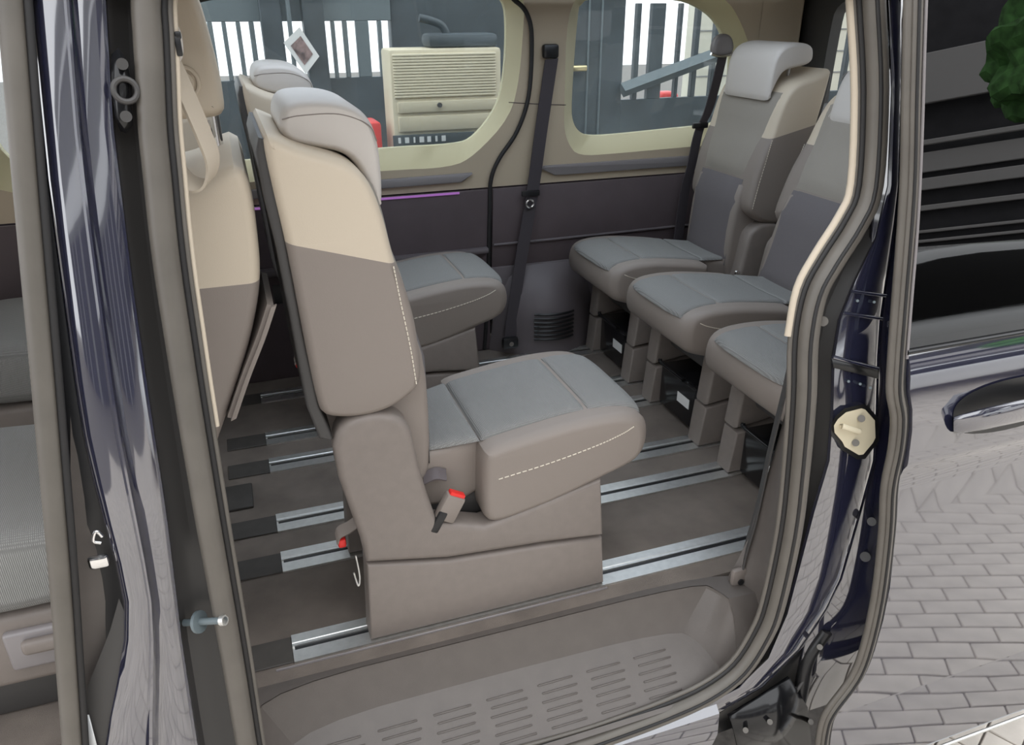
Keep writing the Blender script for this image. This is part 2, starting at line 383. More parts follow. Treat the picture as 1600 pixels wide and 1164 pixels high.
# window 2
g2 = [(p.x, p.z) for p in (on(a, b, 1, GY) for a, b in [(893, 193), (912, 213), (960, 211), (1080, 198)])]
G2 = [(g2[0][0]-0.005, g2[0][1]+0.1)]+g2+[(2.0, g2[-1][1]), (2.05, g2[-1][1]+0.06), (2.06, 1.12)]+[(p.x, p.z) for p in (on(a, b, 1, GY) for a, b in [(1134, 60), (1118, 28), (1085, 6)])]+[(1.75, 1.345), (1.36, 1.35), (g2[0][0]+0.01, 1.30)]
o2 = [(p.x, p.z) for p in (on(a, b, 1, WY) for a, b in [(881, 200), (888, 225), (903, 244), (960, 240), (1080, 229)])]
O2 = [(o2[0][0], o2[0][1]+0.1)]+o2+[(2.02, o2[-1][1]), (2.10, o2[-1][1]+0.05), (2.10, 1.12), (2.02, 1.26), (1.93, 1.355), (1.75, 1.37), (1.33, 1.372), (o2[0][0]+0.0, 1.30)]
G2 = chaikin(G2, 2); O2 = chaikin(O2, 2)
# make both loops of equal length by resampling on angle
def resample(P, n=64):
    cx, cz = sum(p[0] for p in P)/len(P), sum(p[1] for p in P)/len(P); L = [0.0]
    for i in range(len(P)): L.append(L[-1]+math.dist(P[i], P[(i+1) % len(P)]))
    out = []
    for k in range(n):
        s = L[-1]*k/n; i = max(j for j in range(len(P)) if L[j] <= s+1e-12); t = (s-L[i])/max(1e-9, L[i+1]-L[i]); a, b = P[i], P[(i+1) % len(P)]
        out.append((a[0]+(b[0]-a[0])*t, a[1]+(b[1]-a[1])*t))
    return out
def match(O, G):
    # for each opening point choose the glass boundary point at the same angle
    cx, cz = sum(p[0] for p in G)/len(G), sum(p[1] for p in G)/len(G); out = []
    for a, b in O:
        th = math.atan2(b-cz, a-cx); best = None
        for i in range(len(G)):
            p, q = G[i], G[(i+1) % len(G)]
            d = Vector((math.cos(th), math.sin(th))); e = Vector((q[0]-p[0], q[1]-p[1])); w_ = Vector((p[0]-cx, p[1]-cz))
            den = d.x*e.y-d.y*e.x
            if abs(den) < 1e-12: continue
            t = (w_.x*e.y-w_.y*e.x)/den; s = (w_.x*d.y-w_.y*d.x)/den
            if t > 0 and -1e-6 <= s <= 1+1e-6: best = (cx+d.x*t, cz+d.y*t)
        out.append(best or (a, b))
    return out
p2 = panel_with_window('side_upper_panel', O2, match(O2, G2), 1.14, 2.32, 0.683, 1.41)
pane('window_2', G2, 'smaller far side window beside the rear row')
# part of the beige side panel between the slanting door seam and the rear panel (lies slightly proud)
# lower panels
def slab(name, pts, y, th, m, r=0.006):
    return wmesh(pillow(name, pts, y-th, y, r, m, None, 2))
slab('door_lower_panel', [(-1.2, 0.0), (0.945, 0.0), (0.952, 0.40), (XS, 0.678), (-1.2, 0.678)], WY, 0.012, M['plum'])
slab('side_lower_panel', [(0.957, 0.36), (2.32, 0.36), (2.32, 0.678), (0.966, 0.678)], WY, 0.012, M['plum'])
slab('side_base_panel', [(0.955, 0.0), (2.32, 0.0), (2.32, 0.362), (0.957, 0.362)], WY, 0.016, M['plumlow'])
tw = [on(a, b, 1, WY-0.015) for a, b in [(600, 283), (722, 275), (738, 262), (600, 271)]]
slab('door_grip_strip', [(0.0, 0.705), (tw[1].x, 0.712), (tw[2].x, 0.745), (0.0, 0.738)], WY+0.002, 0.018, M['greytrim'], 0.005)
tw = [on(a, b, 1, WY-0.015) for a, b in [(850, 262), (875, 275), (1080, 252), (1080, 236)]]
slab('side_grip_strip', [(1.165, 0.742), (1.225, 0.712), (2.2, 0.712), (2.2, 0.752), (1.18, 0.752)], WY+0.002, 0.018, M['greytrim'], 0.005)
slab('door_armrest', [(-0.4, 0.418), (0.935, 0.430), (0.935, 0.452), (-0.4, 0.452)], WY-0.008, 0.035, M['plumlow'], 0.008)
pk = [on(a, b, 1, WY-0.02) for a, b in [(620, 392), (712, 380), (704, 396), (680, 420), (620, 425)]]
slab('door_pocket_recess', [(0.1, 0.31), (pk[3].x, 0.31), (pk[2].x, 0.35), (pk[1].x, 0.385), (0.1, 0.385)], WY-0.009, 0.006, M['black'], 0.002)
slab('purple_light_strip', [(0.0, 0.668), (0.83, 0.668), (0.83, 0.676), (0.0, 0.676)], WY-0.010, 0.006, M['purple'], 0.001)
bead = wmesh(tube('panel_bead', [Vector((x, WY-0.016, z)) for x, z in ((0.965, 0.455), (1.3, 0.455), (2.3, 0.46))], 0.006, M['plumlow']))
# wheel-arch cover with vent
arch = wmesh(loft('wheel_arch_cover', [[Vector((1.19+dx*s, WY-0.012-d*math.sin(math.pi*t), z)) for t, dx in [(i/10, (i/10-0.5)) for i in range(11)]] for z, d, s in ((0.0, 0.15, 0.50), (0.15, 0.14, 0.46), (0.25, 0.11, 0.40), (0.31, 0.06, 0.34), (0.36, 0.0, 0.30))], M['plumlow'], None, 60))
for k in range(7):
    z = 0.075+k*0.018
    sl = tube('vent_slat', [Vector((1.19+dx*0.47, WY-0.018-0.145*math.sin(math.pi*(dx+0.5)), z)) for dx in (-0.20, -0.1, 0.0, 0.1, 0.16)], 0.0055, M['black'], arch, 6)
# black seal of the far sliding door
sp_ = [(300, 12), (322, -3), (500, -25), (760, -16), (806, 2), (826, 28), (831, 70), (826, 150), (808, 205), (780, 248), (767, 282), (765, 330), (763, 420), (760, 500), (757, 545)]
wmesh(tube('door_seal', [on(a, b, 1, WY-0.012) for a, b in sp_], 0.0085, M['rubber'], n=8))
# second seam line of beige panel
wmesh(tube('panel_seam', [on(a, b, 1, WY-0.001) for a, b in [(795, 160), (850, 163), (884, 164)]], 0.0015, M['plum'], n=6))
# rear corner: dark tailgate trim and rear window
rear = empty('wall_rear', (2.32, 0.66, 0)); struct(rear, 'dark tailgate trim at the back of the van')
def rmesh(o): o.parent = rear; o.location = (-2.32, -0.66, 0); return o
def yz_loop(P): return [Vector((2.31, a, b)) for a, b in P]
Ow = chaikin([(1.31, 0.80), (1.305, 1.22), (1.29, 1.33), (1.12, 1.35), (0.2, 1.32), (0.08, 1.22), (0.08, 0.80)], 2)
Oo = project_out(Ow, -0.1, 1.50, 0.0, 1.42)
for c in ((-0.1, 0.0), (1.50, 0.0), (1.50, 1.42), (-0.1, 1.42)):
    i = min(range(len(Oo)), key=lambda k: (Oo[k][0]-c[0])**2+(Oo[k][1]-c[1])**2); Oo[i] = c
rmesh(loft('tailgate_trim', [yz_loop(Oo), yz_loop(Ow), [p+Vector((0.05, 0, 0)) for p in yz_loop(Ow)]], M['shell'], None, 30, closed=True))
o = mesh('window_3', [p+Vector((0.045, 0, 0)) for p in yz_loop(Ow)], [tuple(range(len(Ow)))], M['glass']); struct(o, 'rear window of the van')
# beige rear pillar trim with rounded edge
rmesh(loft('rear_pillar_trim', [[Vector((x, y, z)) for x, y in ((2.11, 1.478), (2.20, 1.47), (2.255, 1.455), (2.275, 1.44), (2.275, 1.46))] for z in (0.68, 1.0, 1.2, 1.28, 1.40)], M['upper'], None, 60))
rmesh(loft('rear_header_trim', [[Vector((x, 1.46-t, 1.37+0.03*math.sin(t*3))) for t in (0, 0.3, 0.8, 1.4)] for x in (2.24, 2.30)], M['upper'], None, 60, thick=0.03))

# ================================================================== NEAR SIDE BODY: pillars, seals, sill
van = empty('van', (0, -0.29, 0))
tag(van, 'dark blue painted van body framing the open side doorway', 'van')
def vp(o): o.parent = van; o.location = (0, 0.29, 0); return o
def S(pts, off=0.0): return [side(a, b, off) for a, b in pts]
def lerp_px(poly, y):
    for (a, b), (c, d) in zip(poly, poly[1:]):
        if b <= y <= d: return a+(c-a)*(y-b)/(d-b)
    (a, b), (c, d) = (poly[0], poly[1]) if y < poly[0][1] else (poly[-2], poly[-1])
    return a+(c-a)*(y-b)/(d-b)
YS = [-60, 0, 60, 120, 200, 280, 360, 440, 520, 600, 680, 760, 820, 880, 940, 1000, 1060, 1120, 1180, 1260]
BL = [(38, -60), (45, 0), (75, 300), (116, 600), (132, 700), (158, 800), (185, 900), (196, 960), (188, 1030), (172, 1100), (160, 1164), (150, 1260)]
BR = [(162, -60), (168, 0), (180, 200), (208, 430), (235, 620), (262, 800), (286, 1000), (312, 1164), (330, 1260)]
rows = []
prof = [(0.0, 0.03), (0.03, 0.008), (0.12, 0.0), (0.30, -0.006), (0.44, -0.006), (0.475, -0.012), (0.51, -0.012), (0.545, 0.002), (0.66, -0.004), (0.85, -0.002), (0.94, 0.002), (0.975, -0.004), (1.0, 0.012), (1.01, 0.05)]
for y in YS:
    l, r = lerp_px(BL, y), lerp_px(BR, y); rows.append([side(l+(r-l)*t, y, o_) for t, o_ in prof])
vp(loft('front_pillar', rows, M['paint'], None, 35))
# dark channel between painted pillar and door seal
rows = []
BS = [(236, -60), (228, 0), (238, 200), (258, 400), (292, 620), (322, 800), (365, 1040), (385, 1164), (402, 1260)]   # centre line of the front door seal
for y in YS:
    r, s = lerp_px(BR, y), lerp_px(BS, y); rows.append([side(r-2, y, 0.012), side(r+8, y, 0.035), side((r+s)/2, y, 0.045), side(s, y, 0.03)])
vp(loft('front_pillar_channel', rows, M['shell'], None, 50))
rows = []
FS = [(10, -60), (17, 0), (42, 300), (69, 600), (95, 900), (114, 1164), (120, 1260)]
for y in YS:
    l, s = lerp_px(BL, y), lerp_px(FS, y); rows.append([side(s, y, 0.035), side((l+s)/2, y, 0.055), side(l+2, y, 0.03)])
vp(loft('front_jamb_channel', rows, M['black'], None, 50))
fs = vp(tube('front_doorway_seal', S([(lerp_px(FS, y), y) for y in YS], 0.0), 0.0165, M['seal'], n=14))
tube('seal_lip', [p+Vector((0.020, -0.006, 0)) for p in S([(lerp_px(FS, y), y) for y in YS], 0.0)], 0.0055, M['rubber'], fs)
bs = vp(tube('doorway_seal', S([(lerp_px(BS, y), y) for y in YS], 0.004), 0.0185, M['seal'], n=14))
tube('seal_lip', [p+Vector((0.0215, 0.006, 0)) for p in S([(lerp_px(BS, y), y) for y in YS], 0.004)], 0.0055, M['rubber'], bs)
tube('seal_lip', [p+Vector((0.0285, 0.010, 0)) for p in S([(lerp_px(BS, y), y) for y in YS], 0.004)], 0.0045, M['seal'], bs)
vp(tube('pillar_trim_edge', [p+Vector((0.034, 0.018, 0)) for p in S([(lerp_px(BS, y), y) for y in YS if y < 740], 0.004)], 0.0045, M['cream'], n=8))
# rubber flap seen at the foot of the pillar
vp(loft('jamb_gusset', [[side(a, b, 0.02), side(c, d, 0.012)] for (a, b), (c, d) in (((186, 935), (196, 960)), ((172, 985), (205, 1000)), ((150, 1040), (200, 1045)), ((132, 1085), (188, 1100)), ((128, 1164), (175, 1164)), ((126, 1250), (165, 1250)))], M['shell'], None, 50))
vp(loft('jamb_tab', [[side(136, 1118, 0.008), side(139, 1118, 0.008)], [side(130, 1190, 0.008), side(158, 1190, 0.008)]], M['carwhite'], None, thick=0.002))
# pale inner jamb behind the front seal
vp(loft('front_sill_jamb', [[side(110, y, 0.045), side(lerp_px(BL, y)+12, y, 0.045)] for y in (640, 760, 860, 940, 1020, 1100, 1180)], M['step'], None))
hk = vp(rbox('hook_plate', side(154, 877, 0.02), (0.03, 0.012, 0.022), M['chrome'], None, 0.005))
tube('hook_ring', S([(160, 838), (150, 830), (146, 845), (158, 848)], 0.02), 0.003, M['chrome'], hk, 8)
# latch plate on the pillar
lp = side(191, 132, 0.0)
lpl = vp(loft('latch_plate', [[side(174, 85, -.002), side(185, 75, -.002), side(196, 90, -.002)], [side(174, 130, -.006), side(188, 130, -.008), side(206, 130, -.004)], [side(179, 180, -.004), side(190, 190, -.006), side(206, 170, -.003)], [side(188, 205, 0), side(197, 208, 0), side(208, 195, 0)]], M['blackgloss'], None, 60, thick=0.006))
torus('latch_ring', side(196, 141, -0.012), (0.2, -1, 0.2), 0.0145, 0.004, M['shell'], lpl)
for q in ((191, 100), (197, 182)): cyl('latch_bolt', side(*q, -0.014), side(*q, -0.004), 0.0075, M['shell'], lpl)
# stop pin across the channel
pa, pb = side(288, 973, 0.02), side(352, 969, -0.02)
pin = vp(cyl('stop_pin', pa, pb, 0.006, M['steelgrey']))
cyl('pin_flange', pa.lerp(pb, 0.33), pa.lerp(pb, 0.40), 0.019, M['steelgrey'], pin); cyl('pin_head', pa.lerp(pb, 0.9), pb, 0.009, M['alu'], pin)

# rear side of the doorway
CS = [(1362, -60), (1364, 0), (1370, 140), (1362, 290), (1338, 352), (1300, 412), (1275, 460), (1262, 530), (1259, 620), (1250, 730), (1238, 830), (1214, 940), (1195, 990), (1158, 1046), (1105, 1086), (1040, 1116), (960, 1146), (900, 1166), (760, 1205), (500, 1270)]
cp = S(CS, 0.004)
cs = vp(tube('doorway_seal', cp, 0.0215, M['seal'], n=14, sp=4))
def offs(P, a, b):
    out = []
    for i, p in enumerate(P):
        t = (P[min(i+1, len(P)-1)]-P[max(i-1, 0)]).normalized(); nrm = t.cross(Vector((0, 1, 0))).normalized(); out.append(p+nrm*a+Vector((0, b, 0)))
    return out
sgn = 1 if offs(cp, 1, 0)[0].x < cp[0].x else -1
tube('seal_lip', offs(cp, sgn*0.024, 0.008), 0.006, M['rubber'], cs, 8, sp=4)
tube('seal_lip', offs(cp, sgn*0.031, 0.013), 0.0055, M['seal'], cs, 8, sp=4)
tube('seal_rib', offs(cp, sgn*0.008, -0.0195), 0.004, M['rubber'], cs, 8, sp=4)
vp(tube('pillar_trim_edge', offs(cp[:8], sgn*0.036, 0.016), 0.0075, M['cream'], n=8, sp=4))
JI = [(1384, -60), (1386, 0), (1392, 140), (1386, 290), (1366, 372), (1332, 440), (1308, 500), (1298, 560), (1296, 640), (1290, 720), (1266, 800), (1240, 900), (1225, 960), (1196, 1030), (1150, 1075), (1080, 1108), (960, 1150), (900, 1172), (760, 1215), (500, 1280)]
JO = [(1418, -60), (1416, 0), (1412, 140), (1408, 290), (1398, 372), (1388, 440), (1380, 500), (1376, 560), (1374, 640), (1370, 720), (1348, 800), (1318, 905), (1296, 950), (1255, 1012), (1196, 1072), (1120, 1118), (990, 1166), (920, 1190), (770, 1235), (510, 1300)]
rows = []
for (a, b), (c, d) in zip(JI, JO):
    rows.append([side(a+(c-a)*t, b+(d-b)*t, o_) for t, o_ in ((0, 0.035), (0.02, 0.012), (0.08, 0.004), (0.3, 0.0), (0.6, 0.002), (0.9, 0.010), (0.97, 0.022), (1.0, 0.06))])
vp(loft('rear_jamb', rows, M['paint'], None, 40))
rows = []
for (a, b), (c, d) in zip(CS, JI): rows.append([side(a, b, 0.03), side((a+c)/2, (b+d)/2, 0.05), side(c+1, d, 0.03)])
vp(loft('rear_jamb_channel', rows, M['shell'], None, 50))
rows = []
for (a, b), k in zip(JO, range(99)): rows.append([side(a-4, b-2, 0.03), side(a+14, b+6, 0.07), side(a+50, b+10, 0.06)])
vp(loft('rear_jamb_gap', rows, M['black'], None, 50))
# steps pressed into the jamb
for q0, q1 in (((1331, 455), (1384, 462)), ((1316, 489), (1378, 498)), ((1301, 558), (1372, 576))):
    a, b = side(*q0, -0.002), side(*q1, 0.0)
    vp(tube('jamb_fold', [a, a.lerp(b, 0.5)+Vector((0, -0.002, 0)), b], 0.0035, M['paint'], n=8))
a0 = vp(loft('jamb_recess', [[side(1300, 560, -0.003), side(1340, 565, -0.003), side(1372, 573, 0.0)], [side(1303, 575, -0.003), side(1340, 584, -0.003), side(1372, 592, 0.0)]], M['black'], None, thick=0.003))
for q in ((1340, 470), (1366, 472), (1326, 596), (1344, 600), (1360, 606)): cyl('jamb_stud', side(*q, -0.004), side(*q, 0.004), 0.0028, M['steelgrey'], van).location = (0, 0.29, 0)
bt = vp(cyl('jamb_bolt', side(1286, 502, 0.0), side(1286, 502, 0.03), 0.010, M['seal']))
# striker
skp = [(1303, 665), (1309, 655), (1322, 644), (1346, 638), (1352, 640), (1367, 657), (1368, 684), (1364, 692), (1349, 710), (1342, 711), (1320, 698), (1316, 690), (1304, 676)]
sk = vp(mesh('striker_plate', [side(a, b, -0.012) for a, b in skp]+[side(a, b, 0.004) for a, b in skp], [tuple(range(len(skp)))]+[(i, (i+1) % len(skp), len(skp)+(i+1) % len(skp), len(skp)+i) for i in range(len(skp))], M['cabslat'], None, 30))
sk['label'] = 'pale metal door striker'
for q in ((1346, 654), (1337, 692)): cyl('striker_bolt', side(*q, -0.019), side(*q, -0.010), 0.0075, M['seal'], sk)
tube('striker_loop', [side(1315, 666, -0.012), side(1316, 666, -0.032), side(1341, 674, -0.032), side(1342, 674, -0.012)], 0.006, M['cabslat'], sk, 10, sp=0)
rp = [(1298, 665), (1306, 650), (1320, 638), (1347, 632), (1356, 634), (1373, 654), (1374, 688), (1352, 717), (1340, 718), (1315, 703), (1310, 692), (1299, 680)]
vp(mesh('striker_gasket', [side(a, b, -0.006) for a, b in rp]+[side(a, b, 0.006) for a, b in rp], [tuple(range(len(rp)))]+[(i, (i+1) % len(rp), len(rp)+(i+1) % len(rp), len(rp)+i) for i in range(len(rp))], M['black'], None, 30))
# roller arm and bracket at the foot of the doorway
br = vp(tube('roller_arm', S([(1290, 985), (1262, 1030), (1250, 1090), (1238, 1140)], 0.03), 0.018, M['black'], n=10))
for q in ((1281, 1011), (1267, 1128), (1165, 1141), (1203, 1128)): cyl('arm_bolt', side(*q, -0.012), side(*q, 0.02), 0.007, M['seal'], br)
vp(loft('roller_bracket', [[side(1140, 1120, 0.012), side(1190, 1090, 0.012), side(1235, 1060, 0.02)], [side(1150, 1150, 0.0), side(1210, 1135, 0.0), side(1262, 1105, 0.01)], [side(1160, 1200, 0.01), side(1215, 1190, 0.01), side(1270, 1180, 0.02)]], M['blackgloss'], None, 50, thick=0.01))
tube('bracket_spring', S([(1280, 1010), (1258, 1060), (1225, 1100), (1190, 1120)], 0.02), 0.005, M['shell'], br)
cyl('roller', side(1352, 870, 0.02), side(1352, 870, 0.04), 0.012, M['shell'], br); cyl('roller_pin', side(1362, 815, 0.0), side(1362, 815, 0.03), 0.010, M['shell'], br)
# outer skin behind the open door, sill under the step, roof skin
vp(loft('rear_side_skin', [[Vector((x, bodyY(z)+0.03, z)) for z in (-0.4, 0.0, 0.4, 0.6, 0.9, 1.3)] for x in (1.22, 1.6, 2.45)], M['paint'], None, thick=0.01))
vp(loft('sill_skin', [[Vector((x, y, z)) for y, z in ((-0.285, -0.215), (-0.305, -0.235), (-0.31, -0.30), (-0.28, -0.42), (-0.2, -0.45))] for x in (-1.4, -0.2, 0.6, 0.95)], M['paint'], None, 40))
holed('roof_skin', [(-0.19, 1.34), (-0.16, 1.42), (-0.05, 1.50), (0.3, 1.54), (1.0, 1.54), (1.4, 1.50), (1.6, 1.36)], M['paint'], ceil)
for n_, (xa_, xb_) in enumerate(((-0.12, 0.60), (0.68, 1.80))):
    o = rbox('window_%d' % (4+n_), ((xa_+xb_)/2, 0.66, 1.525), (xb_-xa_, ROY[1]-ROY[0], 0.006), M['roofglass'], None, 0); struct(o, 'glass roof panel above the '+('second', 'rear')[n_]+' row')
wmesh(loft('far_side_skin', [[Vector((x, 1.63-max(0, z-0.6)*0.12, z)) for z in (-0.45, 0.0, 0.5, 0.74)] for x in (-1.5, 0.5, 2.45)], M['paint'], None, 40))
# lower interior trim and belt anchor by the rear jamb
lt = [(1232, 560), (1228, 640), (1212, 700), (1190, 770), (1170, 840), (1150, 880), (1138, 900), (1136, 925), (1150, 950), (1178, 968), (1200, 985)]
rows = []
for i, (a, b) in enumerate(lt):
    q = (lerp_px([(1240, 500), (1236, 640), (1222, 830), (1196, 950), (1180, 1000)], b), b)
    rows.append([side(a, b, 0.16), side((a*2+q[0])/3, b, 0.14), side((a+q[0]*2)/3, b, 0.10), side(q[0]+6, b, 0.03)])
vp(loft('jamb_lower_trim', rows, M['step'], None, 50))

# ================================================================== OPEN SLIDING DOOR
door = empty('sliding_door', (1.25, -0.38, -0.4))
tag(door, 'dark blue glossy sliding door slid open towards the rear, reflecting paving', 'door')
def dp(o, par=None): o.parent = par or door; o.location = (-1.25, 0.38, 0.4) if par is None else (0, 0, 0); return o
DS = [(1433, -60), (1432, 0), (1428, 150), (1424, 300), (1410, 480), (1404, 560), (1402, 610), (1408, 650), (1404, 700), (1392, 760), (1388, 830), (1376, 930), (1358, 1010), (1338, 1060), (1300, 1112), (1290, 1140), (1286, 1180), (1284, 1260)]
dpts = S(DS, -0.075)
ds = dp(tube('door_edge_seal', dpts, 0.0115, M['seal'], n=12, sp=4))
for a, b, r, m in ((0.014, 0.004, 0.008, 'seal'), (-0.0125, 0.0, 0.006, 'rubber'), (0.004, -0.011, 0.003, 'rubber')):
    tube('seal_rib', offs(dpts, sgn*a, b), r, M[m], ds, 8, sp=4)
# outer skin: profile over z, leading edge follows the seal
def lead(z):
    best = None
    for p, q in zip(dpts, dpts[1:]):
        if (p.z-z)*(q.z-z) <= 0 and p.z != q.z: return p.x+(q.x-p.x)*(z-p.z)/(q.z-p.z)
    return dpts[0].x if z > dpts[0].z else dpts[-1].x
PZ = [(0.700, 0.002), (0.690, -0.004), (0.672, -0.012), (0.650, -0.017), (0.62, -0.021), (0.58, -0.024), (0.53, -0.025), (0.475, -0.024), (0.452, -0.026), (0.443, -0.025), (0.430, -0.018), (0.405, -0.012), (0.37, -0.010), (0.30, -0.012), (0.2, -0.016), (0.1, -0.018), (0.0, -0.0185), (-0.1, -0.017), (-0.2, -0.013), (-0.26, -0.0095), (-0.300, -0.0066), (-0.303, -0.0064), (-0.306, -0.0066), (-0.36, -0.010), (-0.42, -0.013), (-0.50, -0.015), (-0.555, -0.013), (-0.575, 0.0), (-0.58, 0.03)]
rows = []
for z, o_ in PZ:
    x0 = lead(z)+0.014; rows.append([Vector((x0+(2.75-x0)*t, -0.352+o_+0.02*(1 if k == 0 else 0), z)) for k, t in enumerate((0, 0.004, 0.01, 0.05, 0.1, 0.2, 0.3, 0.5, 0.75, 1.0))])
skin = dp(loft('door_skin', rows, M['paint'], None, 30))
# glass with black edge strip
rows = []
for z in (0.705, 0.8, 0.9, 1.0, 1.1, 1.2, 1.3, 1.40):
    x0 = lead(z)+0.014; rows.append([Vector((x0+(2.6-x0)*t, -0.355+(z-0.705)*0.16+0.01*(z-0.705)**2, z)) for t in (0, 0.1, 0.3, 0.6, 1.0)])
dg = dp(loft('door_window', rows, M['tint'], None, 30)); dg['label'] = 'dark tinted window of the sliding door'
dp(loft('door_window_backing', [[p+Vector((0, 0.04, 0)) for p in r] for r in rows], M['black'], None, 30))
edge = [Vector((lead(z)+0.012, -0.357+(z-0.705)*0.16, z)) for z in (0.69, 0.8, 0.95, 1.1, 1.25, 1.40)]
dp(tube('window_edge_strip', edge, 0.003, M['greytrim'], n=8))
dp(tube('window_ledge_strip', [Vector((lead(0.702)+0.01, -0.358, 0.703)), Vector((1.8, -0.358, 0.703)), Vector((2.7, -0.358, 0.703))], 0.0055, M['blackgloss'], n=8))
# handle: dark recess and grip bar
def dsk(px, py, off=0.0):
    return on(px, py, 1, -0.377+off)
ho = chaikin([(1488, 652), (1493, 632), (1515, 614), (1560, 596), (1620, 584), (1690, 574), (1690, 640), (1640, 652), (1560, 676), (1495, 679)], 2)
dp(mesh('handle_recess', [dsk(a, b, -0.001) for a, b in ho], [tuple(range(len(ho)))], M['black'], None))
rows = []
for (a, b), h, o_ in (((1490, 664), 13, -0.004), ((1503, 662), 15, -0.018), ((1540, 654), 17, -0.034), ((1600, 641), 17, -0.04), ((1660, 630), 15, -0.03), ((1686, 624), 12, -0.006)):
    rows.append([dsk(a, b+h*math.sin(t), o_*1.0-0.008*math.cos(t)) for t in [2*math.pi*i/12 for i in range(12)]])
dp(loft('door_handle', rows, M['paint'], None, 60, closed=True))
dp(tube('lower_chrome_strip', [Vector((1.3, -0.371, -0.572)), Vector((1.8, -0.371, -0.572)), Vector((2.7, -0.371, -0.572))], 0.005, M['alu'], n=8))

# ================================================================== SEATS
SY = 0.16
def build_seat():
    root = empty('passenger_seat', (0, SY, 0))
    Ly = -0.04                                 # near face of this seat in the photo
    # side pedestals
    low = xz([(574, 884), (700, 877), (850, 853), (942, 841), (943, 915), (580, 1003)], Ly)
    low = [(x, max(0.0075, z)) for x, z in low]
    upp = xz([(521, 700), (527, 674), (548, 655), (585, 645), (622, 650), (642, 668), (650, 705), (662, 755), (684, 817), (757, 822), (830, 792), (940, 748), (943, 836), (850, 849), (700, 873), (573, 880), (566, 850), (550, 805), (530, 750)], Ly)
    upp = chaikin(upp[:9], 1, False)+upp[9:]
    for s in (-1, 1):
        y0, y1 = sorted((s*0.200, s*0.128))
        pillow('pedestal', low, y0, y1, 0.010, M['plastic'], root, 3)
        y0, y1 = sorted((s*0.204, s*0.134))
        pillow('recliner_cover', upp, y0, y1, 0.016, M['plastic'], root, 4)
    # cross beam and black tray between the pedestals
    rbox('crossbeam', (0.45, 0, 0.27), (0.50, 0.25, 0.07), M['shell'], root, 0.01)
    tr = rbox('tray', (0.60, 0, 0.095), (0.26, 0.235, 0.16), M['blackgloss'], root, 0.012, 3)
    tube('tray_rim', [Vector((0.735, y, z)) for y, z in ((-0.12, 0.185), (-0.1, 0.175), (0.1, 0.175), (0.12, 0.185))], 0.007, M['blackgloss'], tr, 8)
    st = rbox('tray_sticker', (0.7315, 0.045, 0.10), (0.002, 0.075, 0.035), M['white'], tr, 0)
    # cushion
    cz = [(0.450, 0.440), (0.46, 0.453), (0.55, 0.468), (0.66, 0.482), (0.76, 0.485), (0.83, 0.478), (0.866, 0.456), (0.876, 0.41), (0.868, 0.37), (0.84, 0.345), (0.74, 0.318), (0.62, 0.285), (0.50, 0.26), (0.455, 0.262), (0.445, 0.30)]
    def front_round(v):       # corners of the cushion's front rounded in plan
        out = []
        for x, y, z in v:
            k = max(0, (x-0.60)/0.263); out.append((x-0.034*k*(abs(y)/0.205)**4, y, z))
        return out
    v, f = pillow_data(even(chaikin(cz, 2), 80), -0.205, 0.205, 0.028, 6, 0.020)
    # split the two long sides into strips so the plan rounding shows
    cu = mesh('cushion', front_round(v), f, M['taupe'], root)
    pillow('cushion_rear', chaikin([(0.27, 0.435), (0.36, 0.44), (0.47, 0.456), (0.49, 0.40), (0.47, 0.29), (0.27, 0.29)], 1), -0.135, 0.135, 0.02, M['taupe'], root, 4)
    def top(x): 
        pts = [(0.27, 0.437), (0.36, 0.442), (0.455, 0.454), (0.55, 0.469), (0.66, 0.481), (0.76, 0.483), (0.80, 0.479), (0.83, 0.474), (0.858, 0.458), (0.872, 0.42)]
        for (a, b), (c, d) in zip(pts, pts[1:]):
            if x <= c: return b+(d-b)*(x-a)/(c-a)
        return 0.42
    def insert(name, x0, x1, hw0, hw1, m):
        rows = []; tx = [0, 0.012, 0.03]+[k/14 for k in range(1, 14)]+[0.97, 0.988, 1]
        for q_ in tx:
            x = x0+(x1-x0)*q_; hw = hw0+(hw1-hw0)*q_; r = []
            for t in [-1, -0.985, -0.96, -0.9]+[k/6 for k in range(-5, 6)]+[0.9, 0.96, 0.985, 1]:
                y = hw*t
                e = min(1, (1-abs(t))*16)*min(1, q_*28)*min(1, (1-q_)*28)
                k = max(0, (x-0.60)/0.263)
                r.append(Vector((x-0.034*k*(abs(y)/0.205)**4, y, top(x)-0.003+0.011*(e**0.5)-0.004*(1-t*t)*(1 if x < 0.6 else 0.3))))
            rows.append(r)
        return loft(name, rows, m, root, 60)
    insert('cushion_insert', 0.285, 0.455, 0.118, 0.150, M['fabric'])
    insert('cushion_insert', 0.458, 0.712, 0.150, 0.150, M['fabric'])
    insert('cushion_insert', 0.716, 0.856, 0.150, 0.158, M['fabric'])
    for s in (-1, 1):
        sp = [(x, z) for x, z in xz([(778, 747), (860, 721), (940, 693), (985, 674), (1008, 661)], Ly)]
        P = [Vector((x-0.034*max(0, (x-0.60)/0.263), s*0.2055, z)) for x, z in sp]
        v, f = [], []
        Q = spline(P, 9)
        for i in range(0, len(Q)-1):
            a, b = Q[i], Q[i].lerp(Q[i+1], 0.7); vv, ff = tube_data([a, b], 0.0014, 5); n0 = len(v); v += vv; f += [tuple(k+n0 for k in q) for q in ff]
        st = mesh('stitching', v, f, M['stitch'], cu)
    # backrest, built about its pivot
    PX, PZ_ = 0.24, 0.45
    bo = xz([(662, 596), (658, 550), (648, 490), (632, 440), (617, 408), (604, 350), (585, 295), (560, 262), (525, 245), (470, 232), (432, 214), (412, 206), (408, 222), (425, 300), (445, 380), (472, 520), (496, 640), (510, 655), (560, 656), (610, 643), (648, 616)], Ly)
